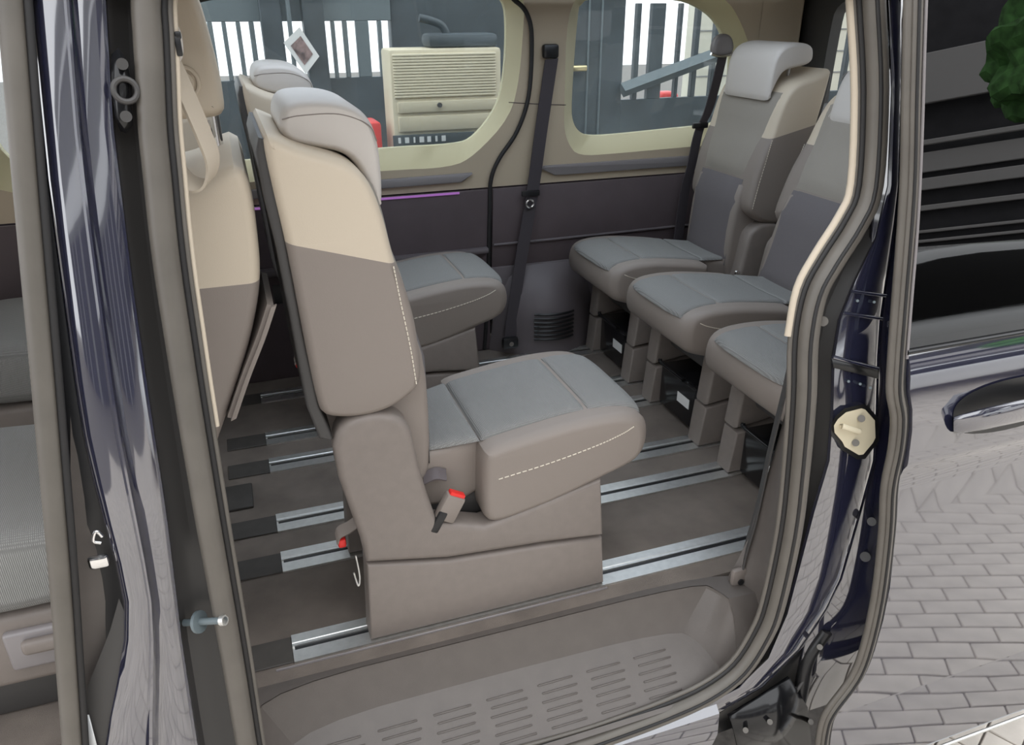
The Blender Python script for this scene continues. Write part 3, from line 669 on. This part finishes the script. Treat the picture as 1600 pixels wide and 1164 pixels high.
    bo = even(chaikin([(x-PX, z-PZ_) for x, z in bo], 2), 90)
    v, f = pillow_data(bo, -0.205, 0.205, 0.03, 5, 0.018)
    cl = xz([(447, 380), (617, 412)], Ly); (ax, az), (bx, bz) = cl
    for nm, m, inner in (('backrest_lower', M['taupe'], False), ('backrest_upper', M['cream'], True)):
        bm = bmesh.new(); vs = [bm.verts.new(p) for p in v]
        for q in f: bm.faces.new([vs[i] for i in q])
        n = Vector((-(bz-az), 0, bx-ax)).normalized()
        if n.z < 0: n = -n
        r = bmesh.ops.bisect_plane(bm, geom=bm.verts[:]+bm.edges[:]+bm.faces[:], plane_co=(ax-PX, 0, az-PZ_), plane_no=n, clear_inner=inner, clear_outer=not inner)
        ed = [e for e in r['geom_cut'] if isinstance(e, bmesh.types.BMEdge)]
        bmesh.ops.holes_fill(bm, edges=ed); bmesh.ops.recalc_face_normals(bm, faces=bm.faces)
        me = bpy.data.meshes.new(nm); bm.to_mesh(me); bm.free(); o = link(nm, me, m, root); o.location = (PX, 0, PZ_)
    def back(o): o.location = (PX, 0, PZ_); return o
    back(pillow('backrest_foot', chaikin([(-0.09, -0.10), (0.07, -0.11), (0.102, -0.06), (0.108, 0.05), (0.106, 0.20), (0.085, 0.285), (-0.02, 0.30), (-0.08, 0.17)], 1), -0.150, 0.150, 0.02, M['taupe'], root, 4))
    # charcoal rear shell
    sh = xz([(414, 218), (404, 216), (399, 240), (412, 310), (432, 390), (458, 525), (480, 640), (500, 690), (522, 690), (500, 640), (474, 525), (449, 390)], Ly)
    back(pillow('back_shell', [(x-PX, z-PZ_) for x, z in sh], -0.190, 0.190, 0.006, M['shell'], root, 3))
    # front fabric inserts of the back
    fr = [(0.088, 0.02), (0.092, 0.10), (0.091, 0.18), (0.084, 0.27), (0.070, 0.35), (0.052, 0.43), (0.040, 0.50), (0.026, 0.56)]
    def fx(z):
        for (a, b), (c, d) in zip(fr, fr[1:]):
            if z <= d: return a+(c-a)*(z-b)/(d-b)
        return fr[-1][0]
    # sample the true front of the outline
    def fx2(z):
        best = -1
        for i in range(len(bo)):
            (a, b), (c, d) = bo[i], bo[(i+1) % len(bo)]
            if (b-z)*(d-z) <= 0 and b != d: best = max(best, a+(c-a)*(z-b)/(d-b))
        return best if best > -1 else fx(z)
    def gx(z): return max(fx2(z) if z > 0.17 else 0.0, 0.104 if z < 0.20 else 0.104-(z-0.20)*0.24 if z < 0.30 else 0.0)
    def binsert(name, z0, z1, h0, h1, m, low=False):
        rows = []; nz, ny = 12, 10
        for i in range(nz+1):
            z = z0+(z1-z0)*i/nz; hw = h0+(h1-h0)*i/nz; r = []
            for j in range(ny+1):
                t = -1+2*j/ny; e = min(1, (1-abs(t))*6)*min(1, i*1.2)*min(1, (nz-i)*1.2)
                r.append(Vector((gx(z)-0.002+0.009*e**0.5, hw*t, z)))
            rows.append(r)
        return back(loft(name, rows, m, root, 60))
    binsert('backrest_insert_lower', -0.04, 0.285, 0.142, 0.136, M['darkfabric'])
    binsert('backrest_insert_upper', 0.288, 0.60, 0.130, 0.186, M['lightfabric'])
    # stitching down the front edge of the back
    for s in (-1, 1):
        P = [Vector((x-PX, s*0.2055, z-PZ_)) for x, z in xz([(614, 415), (625, 470), (640, 540), (650, 600)], Ly)]; v, f = [], []
        Q = spline(P, 9)
        for i in range(len(Q)-1):
            vv, ff = tube_data([Q[i], Q[i].lerp(Q[i+1], 0.7)], 0.0013, 5); n0 = len(v); v += vv; f += [tuple(k+n0 for k in q) for q in ff]
        back(mesh('stitching', v, f, M['stitch'], root))
    # headrest: L-shaped pad and two posts
    hy = Ly+0.065
    ho = xz([(437, 185), (443, 166), (462, 156), (520, 155), (562, 168), (586, 196), (596, 240), (600, 300), (598, 328), (588, 330), (572, 290), (556, 256), (536, 240), (500, 234), (455, 226), (437, 210)], hy)
    ho = even(chaikin([(x-PX, z-PZ_) for x, z in ho], 2), 60)
    hd = back(pillow('headrest', ho, -0.140, 0.140, 0.034, M['headcream'], root, 6, ri=0.014))
    for s in (-1, 1): back(cyl('headrest_post', (-0.085, s*0.07, 0.55), (-0.075, s*0.07, 0.70), 0.006, M['chrome'], root))
    back(tube('headrest_seam', [Vector((x-PX, -0.1395, z-PZ_)) for x, z in xz([(440, 186), (470, 180), (530, 178), (575, 195), (588, 220)], hy)], 0.0012, M['plastic'], root, 6))
    # belt buckle in the notch, webbing, release strap
    bk = [on(a, b, 1, Ly+0.01) for a, b in ((692, 812), (713, 772))]
    b0, b1 = bk[0]-Vector((0, SY, 0)), bk[1]-Vector((0, SY, 0)); mid = (b0+b1)/2; ang = math.atan2(b1.x-b0.x, b1.z-b0.z)
    bu = rbox('buckle', mid, (0.046, 0.026, 0.066), M['taupe'], root, 0.006, 2, Matrix.Rotation(ang, 3, 'Y'))
    rbox('buckle_button', b1+Vector((0.001, 0, 0.0)), (0.036, 0.018, 0.010), M['red'], bu, 0.002, 2, Matrix.Rotation(ang, 3, 'Y'))
    rbox('buckle_base', b0+Vector((-0.012, 0, 0.004)), (0.020, 0.030, 0.055), M['black'], bu, 0.004, 2, Matrix.Rotation(ang, 3, 'Y'))
    P = [on(a, b, 1, Ly+0.05)-Vector((0, SY, 0)) for a, b in ((662, 748), (680, 740), (697, 742))]
    strap('belt_stub', P, (0.2, 1, 0.5), 0.03, M['plumlow'], root)
    P = [on(a, b, 1, Ly+0.07)-Vector((0, SY, 0)) for a, b in ((562, 812), (545, 824), (530, 832), (526, 842))]
    rs = strap('release_strap', P, (0, 1, 0.6), 0.028, M['taupe'], root)
    q = on(534, 846, 1, Ly+0.07)-Vector((0, SY, 0)); rbox('release_tab', q, (0.018, 0.022, 0.022), M['red'], rs, 0.005)
    q0 = [on(a, b, 1, Ly+0.02)-Vector((0, SY, 0)) for a, b in ((556, 868), (562, 900), (560, 915), (553, 895))]
    tube('wire_clip', q0, 0.0022, M['alu'], root, 6)
    return root
seat = build_seat()
GR = 'matching individual van seats'
tag(seat, 'cream and taupe single van seat nearest the doorway, turned to face backwards', 'seat', GR)
def tilt(root, deg):
    for ch in root.children:
        n = ch.name.split('.')[0]
        if n.startswith(('backrest', 'back_shell', 'headrest')) or (n == 'stitching'): ch.rotation_euler = (0, math.radians(-deg), 0)
def raise_head(root, h):
    for ch in root.children:
        if ch.name.startswith('headrest') and 'post' not in ch.name: ch.location.z += h
def place(loc, rz, label, deg=0):
    c = copytree(seat); c.location = loc; c.rotation_euler = (0, 0, rz); tag(c, label, 'seat', GR); tilt(c, deg)
    if deg == 4: raise_head(c, 0.035)
    return c
place((0, SY+1.0, 0), 0, 'backward-facing van seat against the far side, partly hidden behind the nearest seat')
XR = 2.093
place((XR, SY+1.0, 0), math.pi, 'rear row van seat by the far side window, tall headrest in full view', 4)
place((XR, SY+0.5, 0), math.pi, 'middle van seat of the rear row, between its two neighbours', 13)
place((XR, SY, 0), math.pi, 'rear row van seat nearest the doorway, cut off by the rear door frame', 13)

# front seat, seen from behind, and its far neighbour
def build_front_seat():
    root = empty('front_seat', (-0.20, 0.17, 0)); Y0 = -0.03
    def L(px): return [(x+0.20, z) for x, z in xz(px, Y0)]
    o = L([(300, 300), (340, 268), (372, 256), (388, 275), (398, 320), (407, 400), (408, 440), (404, 480), (392, 540), (360, 640), (330, 725), (300, 760)])
    o = o+[(o[-1][0]-0.12, 0.42), (-0.05, 0.5), (-0.06, 0.9), (-0.03, 1.02)]
    o = even(chaikin(o, 2), 80)
    v, f = pillow_data(o, -0.20, 0.25, 0.03, 5, 0.02)
    zc = on(345, 448, 1, Y0).z
    for nm, m, inner in (('backrest_lower', M['taupe'], False), ('backrest_upper', M['cream'], True)):
        bm = bmesh.new(); vs = [bm.verts.new(p) for p in v]
        for q in f: bm.faces.new([vs[i] for i in q])
        r = bmesh.ops.bisect_plane(bm, geom=bm.verts[:]+bm.edges[:]+bm.faces[:], plane_co=(0.1, 0, zc), plane_no=(0.0, 0, 1), clear_inner=inner, clear_outer=not inner)
        bmesh.ops.holes_fill(bm, edges=[e for e in r['geom_cut'] if isinstance(e, bmesh.types.BMEdge)]); bmesh.ops.recalc_face_normals(bm, faces=bm.faces)
        me = bpy.data.meshes.new(nm); bm.to_mesh(me); bm.free(); link(nm, me, m, root)
    # pale edge of the seat-back pocket
    P = [Vector((x+0.012, -0.10, z)) for x, z in L([(412, 478), (395, 530), (372, 590), (350, 655)])]
    strap('back_pocket_edge', P, (0, 1, 0), 0.20, M['taupe'], root, 0.006)
    strap('back_pocket_rim', [p+Vector((0.005, -0.105, 0)) for p in P], (1, 0, 0.4), 0.011, M['taupe'], root, 0.004)
    h = L([(262, -40), (300, -25), (318, 30), (340, 110), (354, 175), (346, 190), (310, 194), (268, 196)]); h = h+[(h[-1][0]-0.03, h[-1][1]+0.02), (h[0][0]-0.05, h[0][1]-0.05)]
    hd = pillow('headrest', even(chaikin(h, 2), 50), -0.155, 0.16, 0.035, M['cream'], root, 6, ri=0.02)
    c = on(285, 131, 1, Y0+0.02); c = Vector((c.x+0.20, -0.16, c.z))
    torus('headrest_ring', c+Vector((0, 0.004, 0)), (0, 1, 0), 0.024, 0.0035, M['cream'], hd); torus('headrest_ring', c+Vector((0, 0.003, 0)), (0, 1, 0), 0.014, 0.0035, M['cream'], hd)
    for a, b, yy in (((322, 192), (345, 272), 0.02), ((336, 190), (348, 262), 0.18)):
        p, q = on(*a, 1, 0.06), on(*b, 1, 0.06); cyl('headrest_post', (p.x+0.2, yy-0.10, p.z), (q.x+0.2, yy-0.10, q.z-0.02), 0.006, M['chrome'], root)
    q = on(352, 274, 1, 0.06); torus('post_collar', (q.x+0.2, -0.10, q.z), (0, 0, 1), 0.014, 0.005, M['plastic'], root)
    # cushion and skirt, glimpsed through the front doorway
    cu = pillow('cushion', chaikin([(-0.62, 0.36), (-0.60, 0.45), (-0.45, 0.475), (-0.2, 0.46), (0.02, 0.45), (0.06, 0.40), (0.04, 0.30), (-0.3, 0.28), (-0.6, 0.30)], 2), -0.22, 0.26, 0.04, M['fabric'], root, 5)
    rbox('seat_skirt', (-0.27, 0.02, 0.19), (0.60, 0.44, 0.17), M['plastic'], root, 0.02, 3)
    rbox('skirt_recess', (-0.18, -0.205, 0.20), (0.26, 0.02, 0.09), M['greytrim'], root, 0.008, 3)
    rbox('seat_lever', (-0.20, -0.222, 0.215), (0.16, 0.022, 0.032), M['plastic'], root, 0.010, 3)
    rbox('seat_plinth', (-0.27, 0.02, 0.055), (0.5, 0.36, 0.10), M['shell'], root, 0.01)
    return root
fseat = build_front_seat(); tag(fseat, 'cream and taupe front seat behind the door pillar, seen from the back', 'seat', 'front seats')
ff2 = copytree(fseat); ff2.location = (-0.26, 1.13, 0); tag(ff2, 'far front seat glimpsed past the door pillar', 'seat', 'front seats')
# dashboard glimpsed at the left edge
da = pillow('dashboard', chaikin([(-1.30, 0.35), (-1.05, 0.40), (-1.0, 0.62), (-1.08, 0.78), (-1.30, 0.82)], 1), 0.0, 1.35, 0.03, M['greytrim'], None, 3)
tag(da, 'grey dashboard beyond the front seats at the left edge', 'dashboard')

# ================================================================== SEAT BELTS
def belt(name, label, P, wdir, wd, m):
    root = empty(name, tuple(P[-1])); tag(root, label, 'seat belt', 'seat belts')
    s = strap('webbing', [Vector(p)-Vector(P[-1]) for p in P], wdir, wd, m, root); return root
P = [on(a, b, 1, y) for a, b, y in ((862, 92, 1.455), (846, 200, 1.452), (832, 300, 1.445), (815, 400, 1.43), (800, 500, 1.40), (797, 535, 1.39))]
b1 = belt('seat_belt', 'dark plum belt hanging between the two far side windows', P, (1, 0.0, 0.08), 0.052, M['beltm'])
def bp(o, root): o.parent = root; o.location = -Vector(root.location); return o
c = on(860, 80, 1, 1.46); bp(rbox('belt_slot', c, (0.062, 0.03, 0.05), M['black'], None, 0.01), b1)
c = on(829, 302, 1, 1.438); bp(rbox('belt_stop', c, (0.075, 0.012, 0.022), M['black'], None, 0.004), b1)
c = on(828, 318, 1, 1.43); bp(torus('belt_tongue', c, (0, 1, 0), 0.015, 0.0045, M['chrome']), b1)
c = on(797, 535, 1, 1.38); bp(rbox('belt_anchor', c, (0.07, 0.03, 0.05), M['black'], None, 0.012), b1); bp(cyl('anchor_bolt', c+Vector((0, -0.02, 0)), c+Vector((0, -0.012, 0)), 0.010, M['chrome']), b1)
P = [on(a, b, 1, y) for a, b, y in ((1129, 88, 1.44), (1119, 130, 1.43), (1106, 175, 1.42), (1092, 205, 1.41), (1080, 260, 1.40), (1070, 300, 1.40), (1056, 400, 1.40))]
b2 = belt('seat_belt', 'dark plum belt running down behind the far rear seat from a chrome guide', P, (1, 0.2, 0.2), 0.05, M['beltm'])
c = on(1130, 70, 1, 1.45)
bp(pillow('belt_guide', chaikin([(c.x-0.05, c.z-0.035), (c.x-0.045, c.z+0.02), (c.x-0.01, c.z+0.045), (c.x+0.035, c.z+0.03), (c.x+0.05, c.z-0.03), (c.x, c.z-0.045)], 2), 1.435, 1.475, 0.012, M['greytrim'], None, 3), b2)
bp(tube('guide_bar', [on(a, b, 1, 1.43) for a, b in ((1111, 84), (1125, 88), (1146, 84))], 0.006, M['chrome']), b2)
c = on(1094, 196, 1, 1.405); bp(rbox('belt_stop', c, (0.07, 0.014, 0.022), M['black'], None, 0.004), b2)
P = [side(1252, 480, 0.15), side(1228, 600, 0.17), side(1204, 700, 0.17), side(1182, 800, 0.165), side(1165, 860, 0.16), side(1157, 900, 0.155)]
b3 = belt('seat_belt', 'grey belt end fixed low beside the rear door frame', P, (0.5, 0.8, 0.1), 0.045, M['shell'])
c = side(1154, 900, 0.145); bp(rbox('belt_anchor', c, (0.045, 0.02, 0.05), M['plastic'], None, 0.01), b3); bp(cyl('anchor_bolt', c+Vector((0, -0.014, -0.01)), c+Vector((0, -0.008, -0.01)), 0.008, M['black']), b3)
yb = -0.13
P = [on(a, b, 1, yb) for a, b in ((268, 96), (290, 145), (318, 210), (332, 250), (328, 280), (312, 290), (290, 282), (276, 258), (270, 200), (267, 110))]
b4 = belt('seat_belt', 'cream front belt hanging in a loop from the door pillar', P, (0.42, 0.85, 0.25), 0.042, M['beltc'])
gy = [on(a, b, 1, yb-0.01) for a, b in ((258, 40), (272, 30), (284, 50), (288, 85), (280, 100), (262, 98))]
bp(pillow('belt_guide', chaikin([(p.x, p.z) for p in gy], 2), yb-0.03, yb+0.0, 0.008, M['headcream'], None, 3), b4)
c = on(279, 72, 1, yb-0.035); bp(rbox('guide_slot', c, (0.008, 0.008, 0.026), M['black'], None, 0.002), b4)
c = on(278, 55, 1, yb-0.035); bp(rbox('guide_slot', c, (0.008, 0.008, 0.010), M['black'], None, 0.002), b4)
# buckles between the rear seats
for q, yy, lb in (((1135, 446), 0.93, 'black belt buckle with red button between the far and middle rear seats'),):
    c = on(*q, 1, yy); root = empty('belt_buckle', tuple(c)); tag(root, lb, 'buckle')
    rbox('buckle_body', (0.02, 0, -0.005), (0.05, 0.03, 0.07), M['black'], root, 0.006); rbox('buckle_button', (-0.022, -0.002, 0.012), (0.045, 0.022, 0.012), M['red'], root, 0.003, 2, Matrix.Rotation(0.35, 3, 'Y'))
    cyl('buckle_bolt', (0.03, -0.02, 0.05), (0.03, -0.012, 0.05), 0.010, M['chrome'], root)

# ================================================================== OUTSIDE: paving, gate, cabinet, carport, car
ground = rbox('ground', (2, -1, GZ-0.06), (60, 60, 0.10), M['joint'], None, 0); struct(ground, 'joint bed of the brick paving')
bk0 = None; BW, BH = 0.225, 0.100
BA = math.radians(27); rest_v, rest_f = [], []
BC, BS_ = math.cos(BA), math.sin(BA)
cells = []
for j in range(-70, 75):
    for i in range(-45, 46):
        a, b = (i+(0.5 if j % 2 else 0))*BW, j*BH; x, y = 2.6+a*BC-b*BS_, -1.6+a*BS_+b*BC
        if y < -0.15 and -4 < x < 9 and y > -8: cells.append((x, y))
tgt = Vector((2.5, -1.0)); cells.sort(key=lambda c: (Vector(c)-tgt).length)
for k, (x, y) in enumerate(cells[:300]):
    if bk0 is None: bk0 = o = rbox('brick', (0, 0, 0), (BW-0.006, BH-0.006, 0.04), M['paver'], ground, 0.003, 1)
    else: o = bk0.copy(); COL.objects.link(o)
    o.location = (x, y, GZ-0.018+random.uniform(-0.0015, 0.0015)); o.rotation_euler = (0, 0, BA)
n = 0
for x, y in cells[300:]:
    z = GZ+0.002+random.uniform(-0.0015, 0.0015); a, b = (BW-0.006)/2, (BH-0.006)/2
    q = [(x+u*BC-w_*BS_, y+u*BS_+w_*BC) for u, w_ in ((-a, -b), (a, -b), (a, b), (-a, b))]
    rest_v += [(*p, z) for p in q]+[(*p, z-0.03) for p in q]
    rest_f += [tuple(n+i for i in q_) for q_ in ((0, 1, 2, 3), (0, 4, 5, 1), (1, 5, 6, 2), (2, 6, 7, 3), (3, 7, 4, 0))]; n += 8
o = mesh('brick_field', rest_v, rest_f, M['paver'], ground, 0, False); o['kind'] = 'stuff'

# barred gate wall behind the van
GTY = 3.3
def gp(px, py, y=GTY): return on(px, py, 1, y)
gate = empty('barred_gate', (0.4, GTY, GZ)); tag(gate, 'dark steel barred gate seen through the large far window', 'gate')
def gbar(par, x0, x1, z0, z1, m, nm='bar', y=GTY, th=0.04):
    o = rbox(nm, ((x0+x1)/2, y, (z0+z1)/2), (abs(x1-x0), th, abs(z1-z0)), m, None, 0.003, 1); o.parent = par; o.location = -Vector(par.location); return o
zt = gp(500, 33).z; zb = gp(500, 122).z
x_l, x_r = gp(250, 60).x, gp(612, 60).x
gbar(gate, x_l-0.6, x_r, zt, zt+0.16, M['steelgrey'], 'gate_rail'); gbar(gate, x_l-0.6, x_r, GZ, zb, M['steel'], 'gate_panel')
for a, b in ((330, 338), (352, 359), (374, 381), (394, 402), (520, 526), (538, 545), (558, 578), (592, 598)):
    gbar(gate, gp(a, 80).x, gp(b, 80).x, zb, zt, M['steelgrey'])
for a, b in ((412, 444), (476, 508)): gbar(gate, gp(a, 80).x, gp(b, 80).x, GZ, 2.2, M['steel'], 'gate_post', GTY-0.06, 0.1)
x0, x1 = gp(452, 80).x, gp(458, 80).x; gbar(gate, x0, x1, GZ, 2.2, M['steelgrey'], 'gate_pipe', GTY-0.1, 0.05)
gate2 = empty('barred_gate', (3.0, GTY, GZ)); tag(gate2, 'barred gate with a diagonal brace seen through the rear side window', 'gate')
xa, xb = gp(972, 80).x, gp(1180, 80).x; z0, z1 = gp(1050, 152).z, gp(1050, 5).z
gbar(gate2, gp(840, 80).x, xa, GZ, 2.3, M['steel'], 'gate_leaf'); gbar(gate2, xa, xb+1.2, GZ, z0, M['steel'], 'gate_panel'); gbar(gate2, xa, xb+1.2, z1+0.02, 2.3, M['steel'], 'gate_rail')
for a, b in ((990, 997), (1013, 1034), (1056, 1061), (1082, 1089), (1112, 1118), (1150, 1158)): gbar(gate2, gp(a, 80).x, gp(b, 80).x, z0, z1, M['steel'])
for k in range(8): x = xb+0.1+k*0.16; gbar(gate2, x, x+0.03, z0, z1, M['steel'])
a, b = gp(972, 141, GTY-0.05), gp(1125, 84, GTY-0.05)
o = tube('gate_brace', [a, b], 0.045, M['steelgrey'], None, 4, sp=0); o.parent = gate2; o.location = -Vector(gate2.location)
for px in (918, 938): 
    x = gp(px, 80, GTY-0.03).x; gbar(gate2, x, x+0.012, 0.2, 2.3, M['steelgrey'], 'leaf_seam', GTY-0.025, 0.012)
lk = [gp(a, b, GTY-0.07) for a, b in ((892, 115), (916, 98))]
o = rbox('gate_lock', (lk[0]+lk[1])/2, (abs(lk[1].x-lk[0].x), 0.05, abs(lk[1].z-lk[0].z)*0.6), M['brass'], None, 0.01); o.parent = gate2; o.location = -Vector(gate2.location)
q = gp(1040, 147, GTY+0.6); o = rbox('red_canister', (q.x, q.y, (q.z+GZ)/2), (0.16, 0.16, q.z-GZ+0.04), M['red'], None, 0.04, 3); tag(o, 'red canister top showing above the gate panel', 'canister')
# pale building beyond the gate
bd = empty('pale_building', (7.6, 9.0, GZ)); tag(bd, 'pale building with horizontal joints beyond the barred gate', 'building')
a, b = gp(1076, 100, 9.0).x, gp(1240, 100, 9.0).x
o = rbox('building_wall', ((a+b)/2+0.5-7.6, 0, 2.0), (b-a+1.0, 0.3, 4.4), M['wallbuild'], bd, 0.02)
for k in range(9): rbox('wall_joint', ((a+b)/2+0.5-7.6, -0.155, 0.9+k*0.30), (b-a+1.0, 0.01, 0.02), M['conc'], bd, 0)
# cabinet with roller shutter
CYY = 2.35
def cpt(px, py, y=CYY): return on(px, py, 1, y)
l, r_ = cpt(613, 150).x, cpt(786, 150).x; t_, bt_ = cpt(690, 76).z, cpt(690, 260).z
cab = empty('shutter_cabinet', ((l+r_)/2, CYY+0.2, GZ)); tag(cab, 'cream steel cabinet with a slatted roller shutter outside the window', 'cabinet')
def cabp(o, par=None): o.parent = par or cab; o.location = -Vector(cab.location) if par is None else (0, 0, 0); return o
cabp(rbox('cabinet_body', ((l+r_)/2, CYY+0.12, (t_+GZ)/2), (r_-l, 0.20, t_-GZ), M['cabinet'], None, 0.015))
zs0, zs1 = cpt(690, 152).z, cpt(690, 83).z; xs0, xs1 = cpt(616, 120).x, cpt(776, 120).x
nsl = 15
for k in range(nsl):
    z = zs0+(zs1-zs0)*(k+0.5)/nsl; cabp(rbox('shutter_slat', ((xs0+xs1)/2, CYY+0.016, z), (xs1-xs0, 0.014, (zs1-zs0)/nsl*0.86), M['cabslat'], None, 0.003, 1))
for z0_, z1_ in ((cpt(690, 176).z, cpt(690, 156).z), (cpt(690, 205).z, cpt(690, 179).z)): cabp(rbox('cabinet_drawer', ((l+r_)/2, CYY+0.015, (z0_+z1_)/2), (r_-l-0.05, 0.02, z1_-z0_-0.008), M['cabinet'], None, 0.004))
q = cpt(687, 164, CYY); cabp(cyl('cabinet_lock', (q.x, CYY-0.008, q.z), (q.x, CYY+0.01, q.z), 0.011, M['shell']))
p0, p1 = cpt(615, 222), cpt(742, 208)
pl = cabp(rbox('dark_plate', ((p0.x+p1.x)/2, CYY+0.01, (p0.z+p1.z)/2-0.01), (p1.x-p0.x, 0.012, 0.055), M['steel'], None, 0.003))
for k, wd in enumerate((0.012, 0.02, 0.008, 0.022, 0.018, 0.010, 0.02)):
    x = p0.x+0.03+k*0.036; cabp(rbox('plate_mark', (x, CYY+0.003, (p0.z+p1.z)/2-0.006), (wd, 0.003, 0.026), M['white'], None, 0))
# things on and by the cabinet
a = [on(x, y, 1, CYY+0.12) for x, y in ((655, 28), (672, 32), (690, 40), (698, 55), (697, 68))]
hs = tube('hose', a, 0.018, M['steel']); tag(hs, 'dark hose arching above the cream cabinet', 'hose')
q = on(718, 70, 1, CYY+0.12); o = rbox('tool_case', (q.x, q.y, t_+0.032), (0.34, 0.16, 0.06), M['steel'], None, 0.02); tag(o, 'dark flat case lying on top of the cream cabinet', 'case')
q = on(592, 214, 1, CYY); o = rbox('red_box', (q.x-0.03, CYY+0.15, (q.z+GZ)/2+0.02), (0.11, 0.2, q.z-GZ+0.08), M['red'], None, 0.015); tag(o, 'red box standing beside the cream cabinet', 'box')
# paper notice, tilted, on the gate post
nc = [gp(a, b, GTY-0.14) for a, b in ((443, 67), (468, 42), (499, 88), (478, 116))]
nt_ = mesh('paper_notice', nc+[p+Vector((0, 0.004, 0)) for p in nc], [(0, 1, 2, 3), (7, 6, 5, 4), (0, 4, 5, 1), (1, 5, 6, 2), (2, 6, 7, 3), (3, 7, 4, 0)], M['white'], None, 0); tag(nt_, 'tilted white paper notice with a dark picture on the gate post', 'notice')
cc = sum(nc, Vector())/4; mesh('notice_picture', [cc+(p-cc)*0.62+Vector((0, -0.003, 0)) for p in nc], [(0, 1, 2, 3)], M['print'], nt_, 0)
# dark wall piece right of the gate
o = rbox('wall_back', ((gp(612, 60).x+gp(842, 60).x)/2, GTY+0.05, 0.9), (gp(842, 60).x-gp(612, 60).x, 0.1, 3.1), M['steel'], None, 0.01); struct(o, 'dark steel wall section behind the cabinet')

# long hall across the yard: bands of beams and dark openings, mirrored in the door window
hall = empty('long_hall', (16.3, -13.6, GZ), math.radians(48)); tag(hall, 'long dark hall with pale horizontal beams, mirrored in the door window', 'building')
rbox('hall_wall', (0, -0.8, 4.0), (44, 0.3, 8.4), M['roofdark'], hall, 0)
for z, h, d in ((1.3, 0.08, 0.0), (1.55, 0.08, 0.0), (2.15, 0.14, 0.05), (2.75, 0.30, 0.1), (3.3, 0.5, 0.0), (3.78, 0.13, 0.2), (5.3, 1.2, 0.4)):
    rbox('hall_beam', (0, d-0.5, z), (44, 0.2, h), M['beam'], hall, 0.02, 1)
shop = empty('workshop', (-6.0, -14.0, GZ)); tag(shop, 'grey workshop front behind the photographer, mirrored in the door pillar', 'building')
rbox('workshop_wall', (0, -0.3, 3.6), (26, 0.3, 7.4), M['conc'], shop, 0)
for z, h in ((3.9, 0.9), (6.2, 0.25)): rbox('workshop_band', (0, -0.1, z), (26, 0.2, h), M['carwhite'], shop, 0.02, 1)
for k in range(6): d_ = rbox('workshop_door', (-10.5+k*4.2, -0.12, 1.6), (3.2, 0.1, 3.2), M['roofdark'], shop, 0.01, 1)
# white car reflected in the sliding door
def build_car(loc, rz, label):
    root = empty('parked_car', loc, rz); tag(root, label, 'car')
    body = chaikin([(-2.1, 0.30), (-2.15, 0.65), (-2.0, 0.86), (-1.2, 0.95), (-0.5, 1.02), (0.9, 1.04), (1.9, 1.0), (2.1, 0.85), (2.12, 0.45), (2.0, 0.28), (-1.9, 0.25)], 2)
    pillow('car_body', body, -0.9, 0.9, 0.10, M['carwhite'], root, 4)
    cab_ = chaikin([(-0.95, 0.98), (-0.25, 1.48), (0.3, 1.55), (1.3, 1.52), (1.9, 1.05), (1.9, 0.98)], 1)
    pillow('car_cabin', cab_, -0.76, 0.76, 0.12, M['carwhite'], root, 4)
    win = chaikin([(-0.72, 1.03), (-0.2, 1.42), (0.3, 1.48), (1.2, 1.45), (1.6, 1.05)], 1)
    for s in (-1, 1):
        y0, y1 = sorted((s*0.74, s*0.775)); pillow('car_window', win, y0, y1, 0.004, M['blackgloss'], root, 1)
        y0, y1 = sorted((s*0.93, s*1.05)); pillow('car_mirror', chaikin([(-0.75, 1.0), (-0.72, 1.14), (-0.6, 1.16), (-0.55, 1.02)], 2), y0, y1, 0.03, M['carwhite'], root, 3)
        for x in (-1.35, 1.35):
            wv = cyl('car_wheel', (x, s*0.70, 0.33), (x, s*0.915, 0.33), 0.33, M['tyre'], root, 28); cyl('wheel_rim', (x, s*0.90, 0.33), (x, s*0.925, 0.33), 0.21, M['alu'], wv, 20)
    return root
build_car((4.6, -4.3, GZ), math.radians(4), 'white car parked behind the photographer, mirrored in the sliding door')

# tree standing before the hall
tr = empty('tree', (13.1, -8.8, GZ)); tag(tr, 'green tree mirrored at the edge of the door window', 'tree')
cyl('trunk', (0, 0, 0), (0, 0, 3.0), 0.12, M['conc'], tr, 10, 0.07)
bm = bmesh.new(); bmesh.ops.create_icosphere(bm, subdivisions=4, radius=1)
for v in bm.verts:
    k = 1+0.22*math.sin(v.co.x*9)*math.cos(v.co.z*8)+0.12*random.random(); v.co = Vector((v.co.x*0.95*k, v.co.y*0.95*k, 4.3+v.co.z*1.0*k))
me = bpy.data.meshes.new('crown'); bm.to_mesh(me); bm.free(); link('crown', me, M['leaf'], tr, 0)
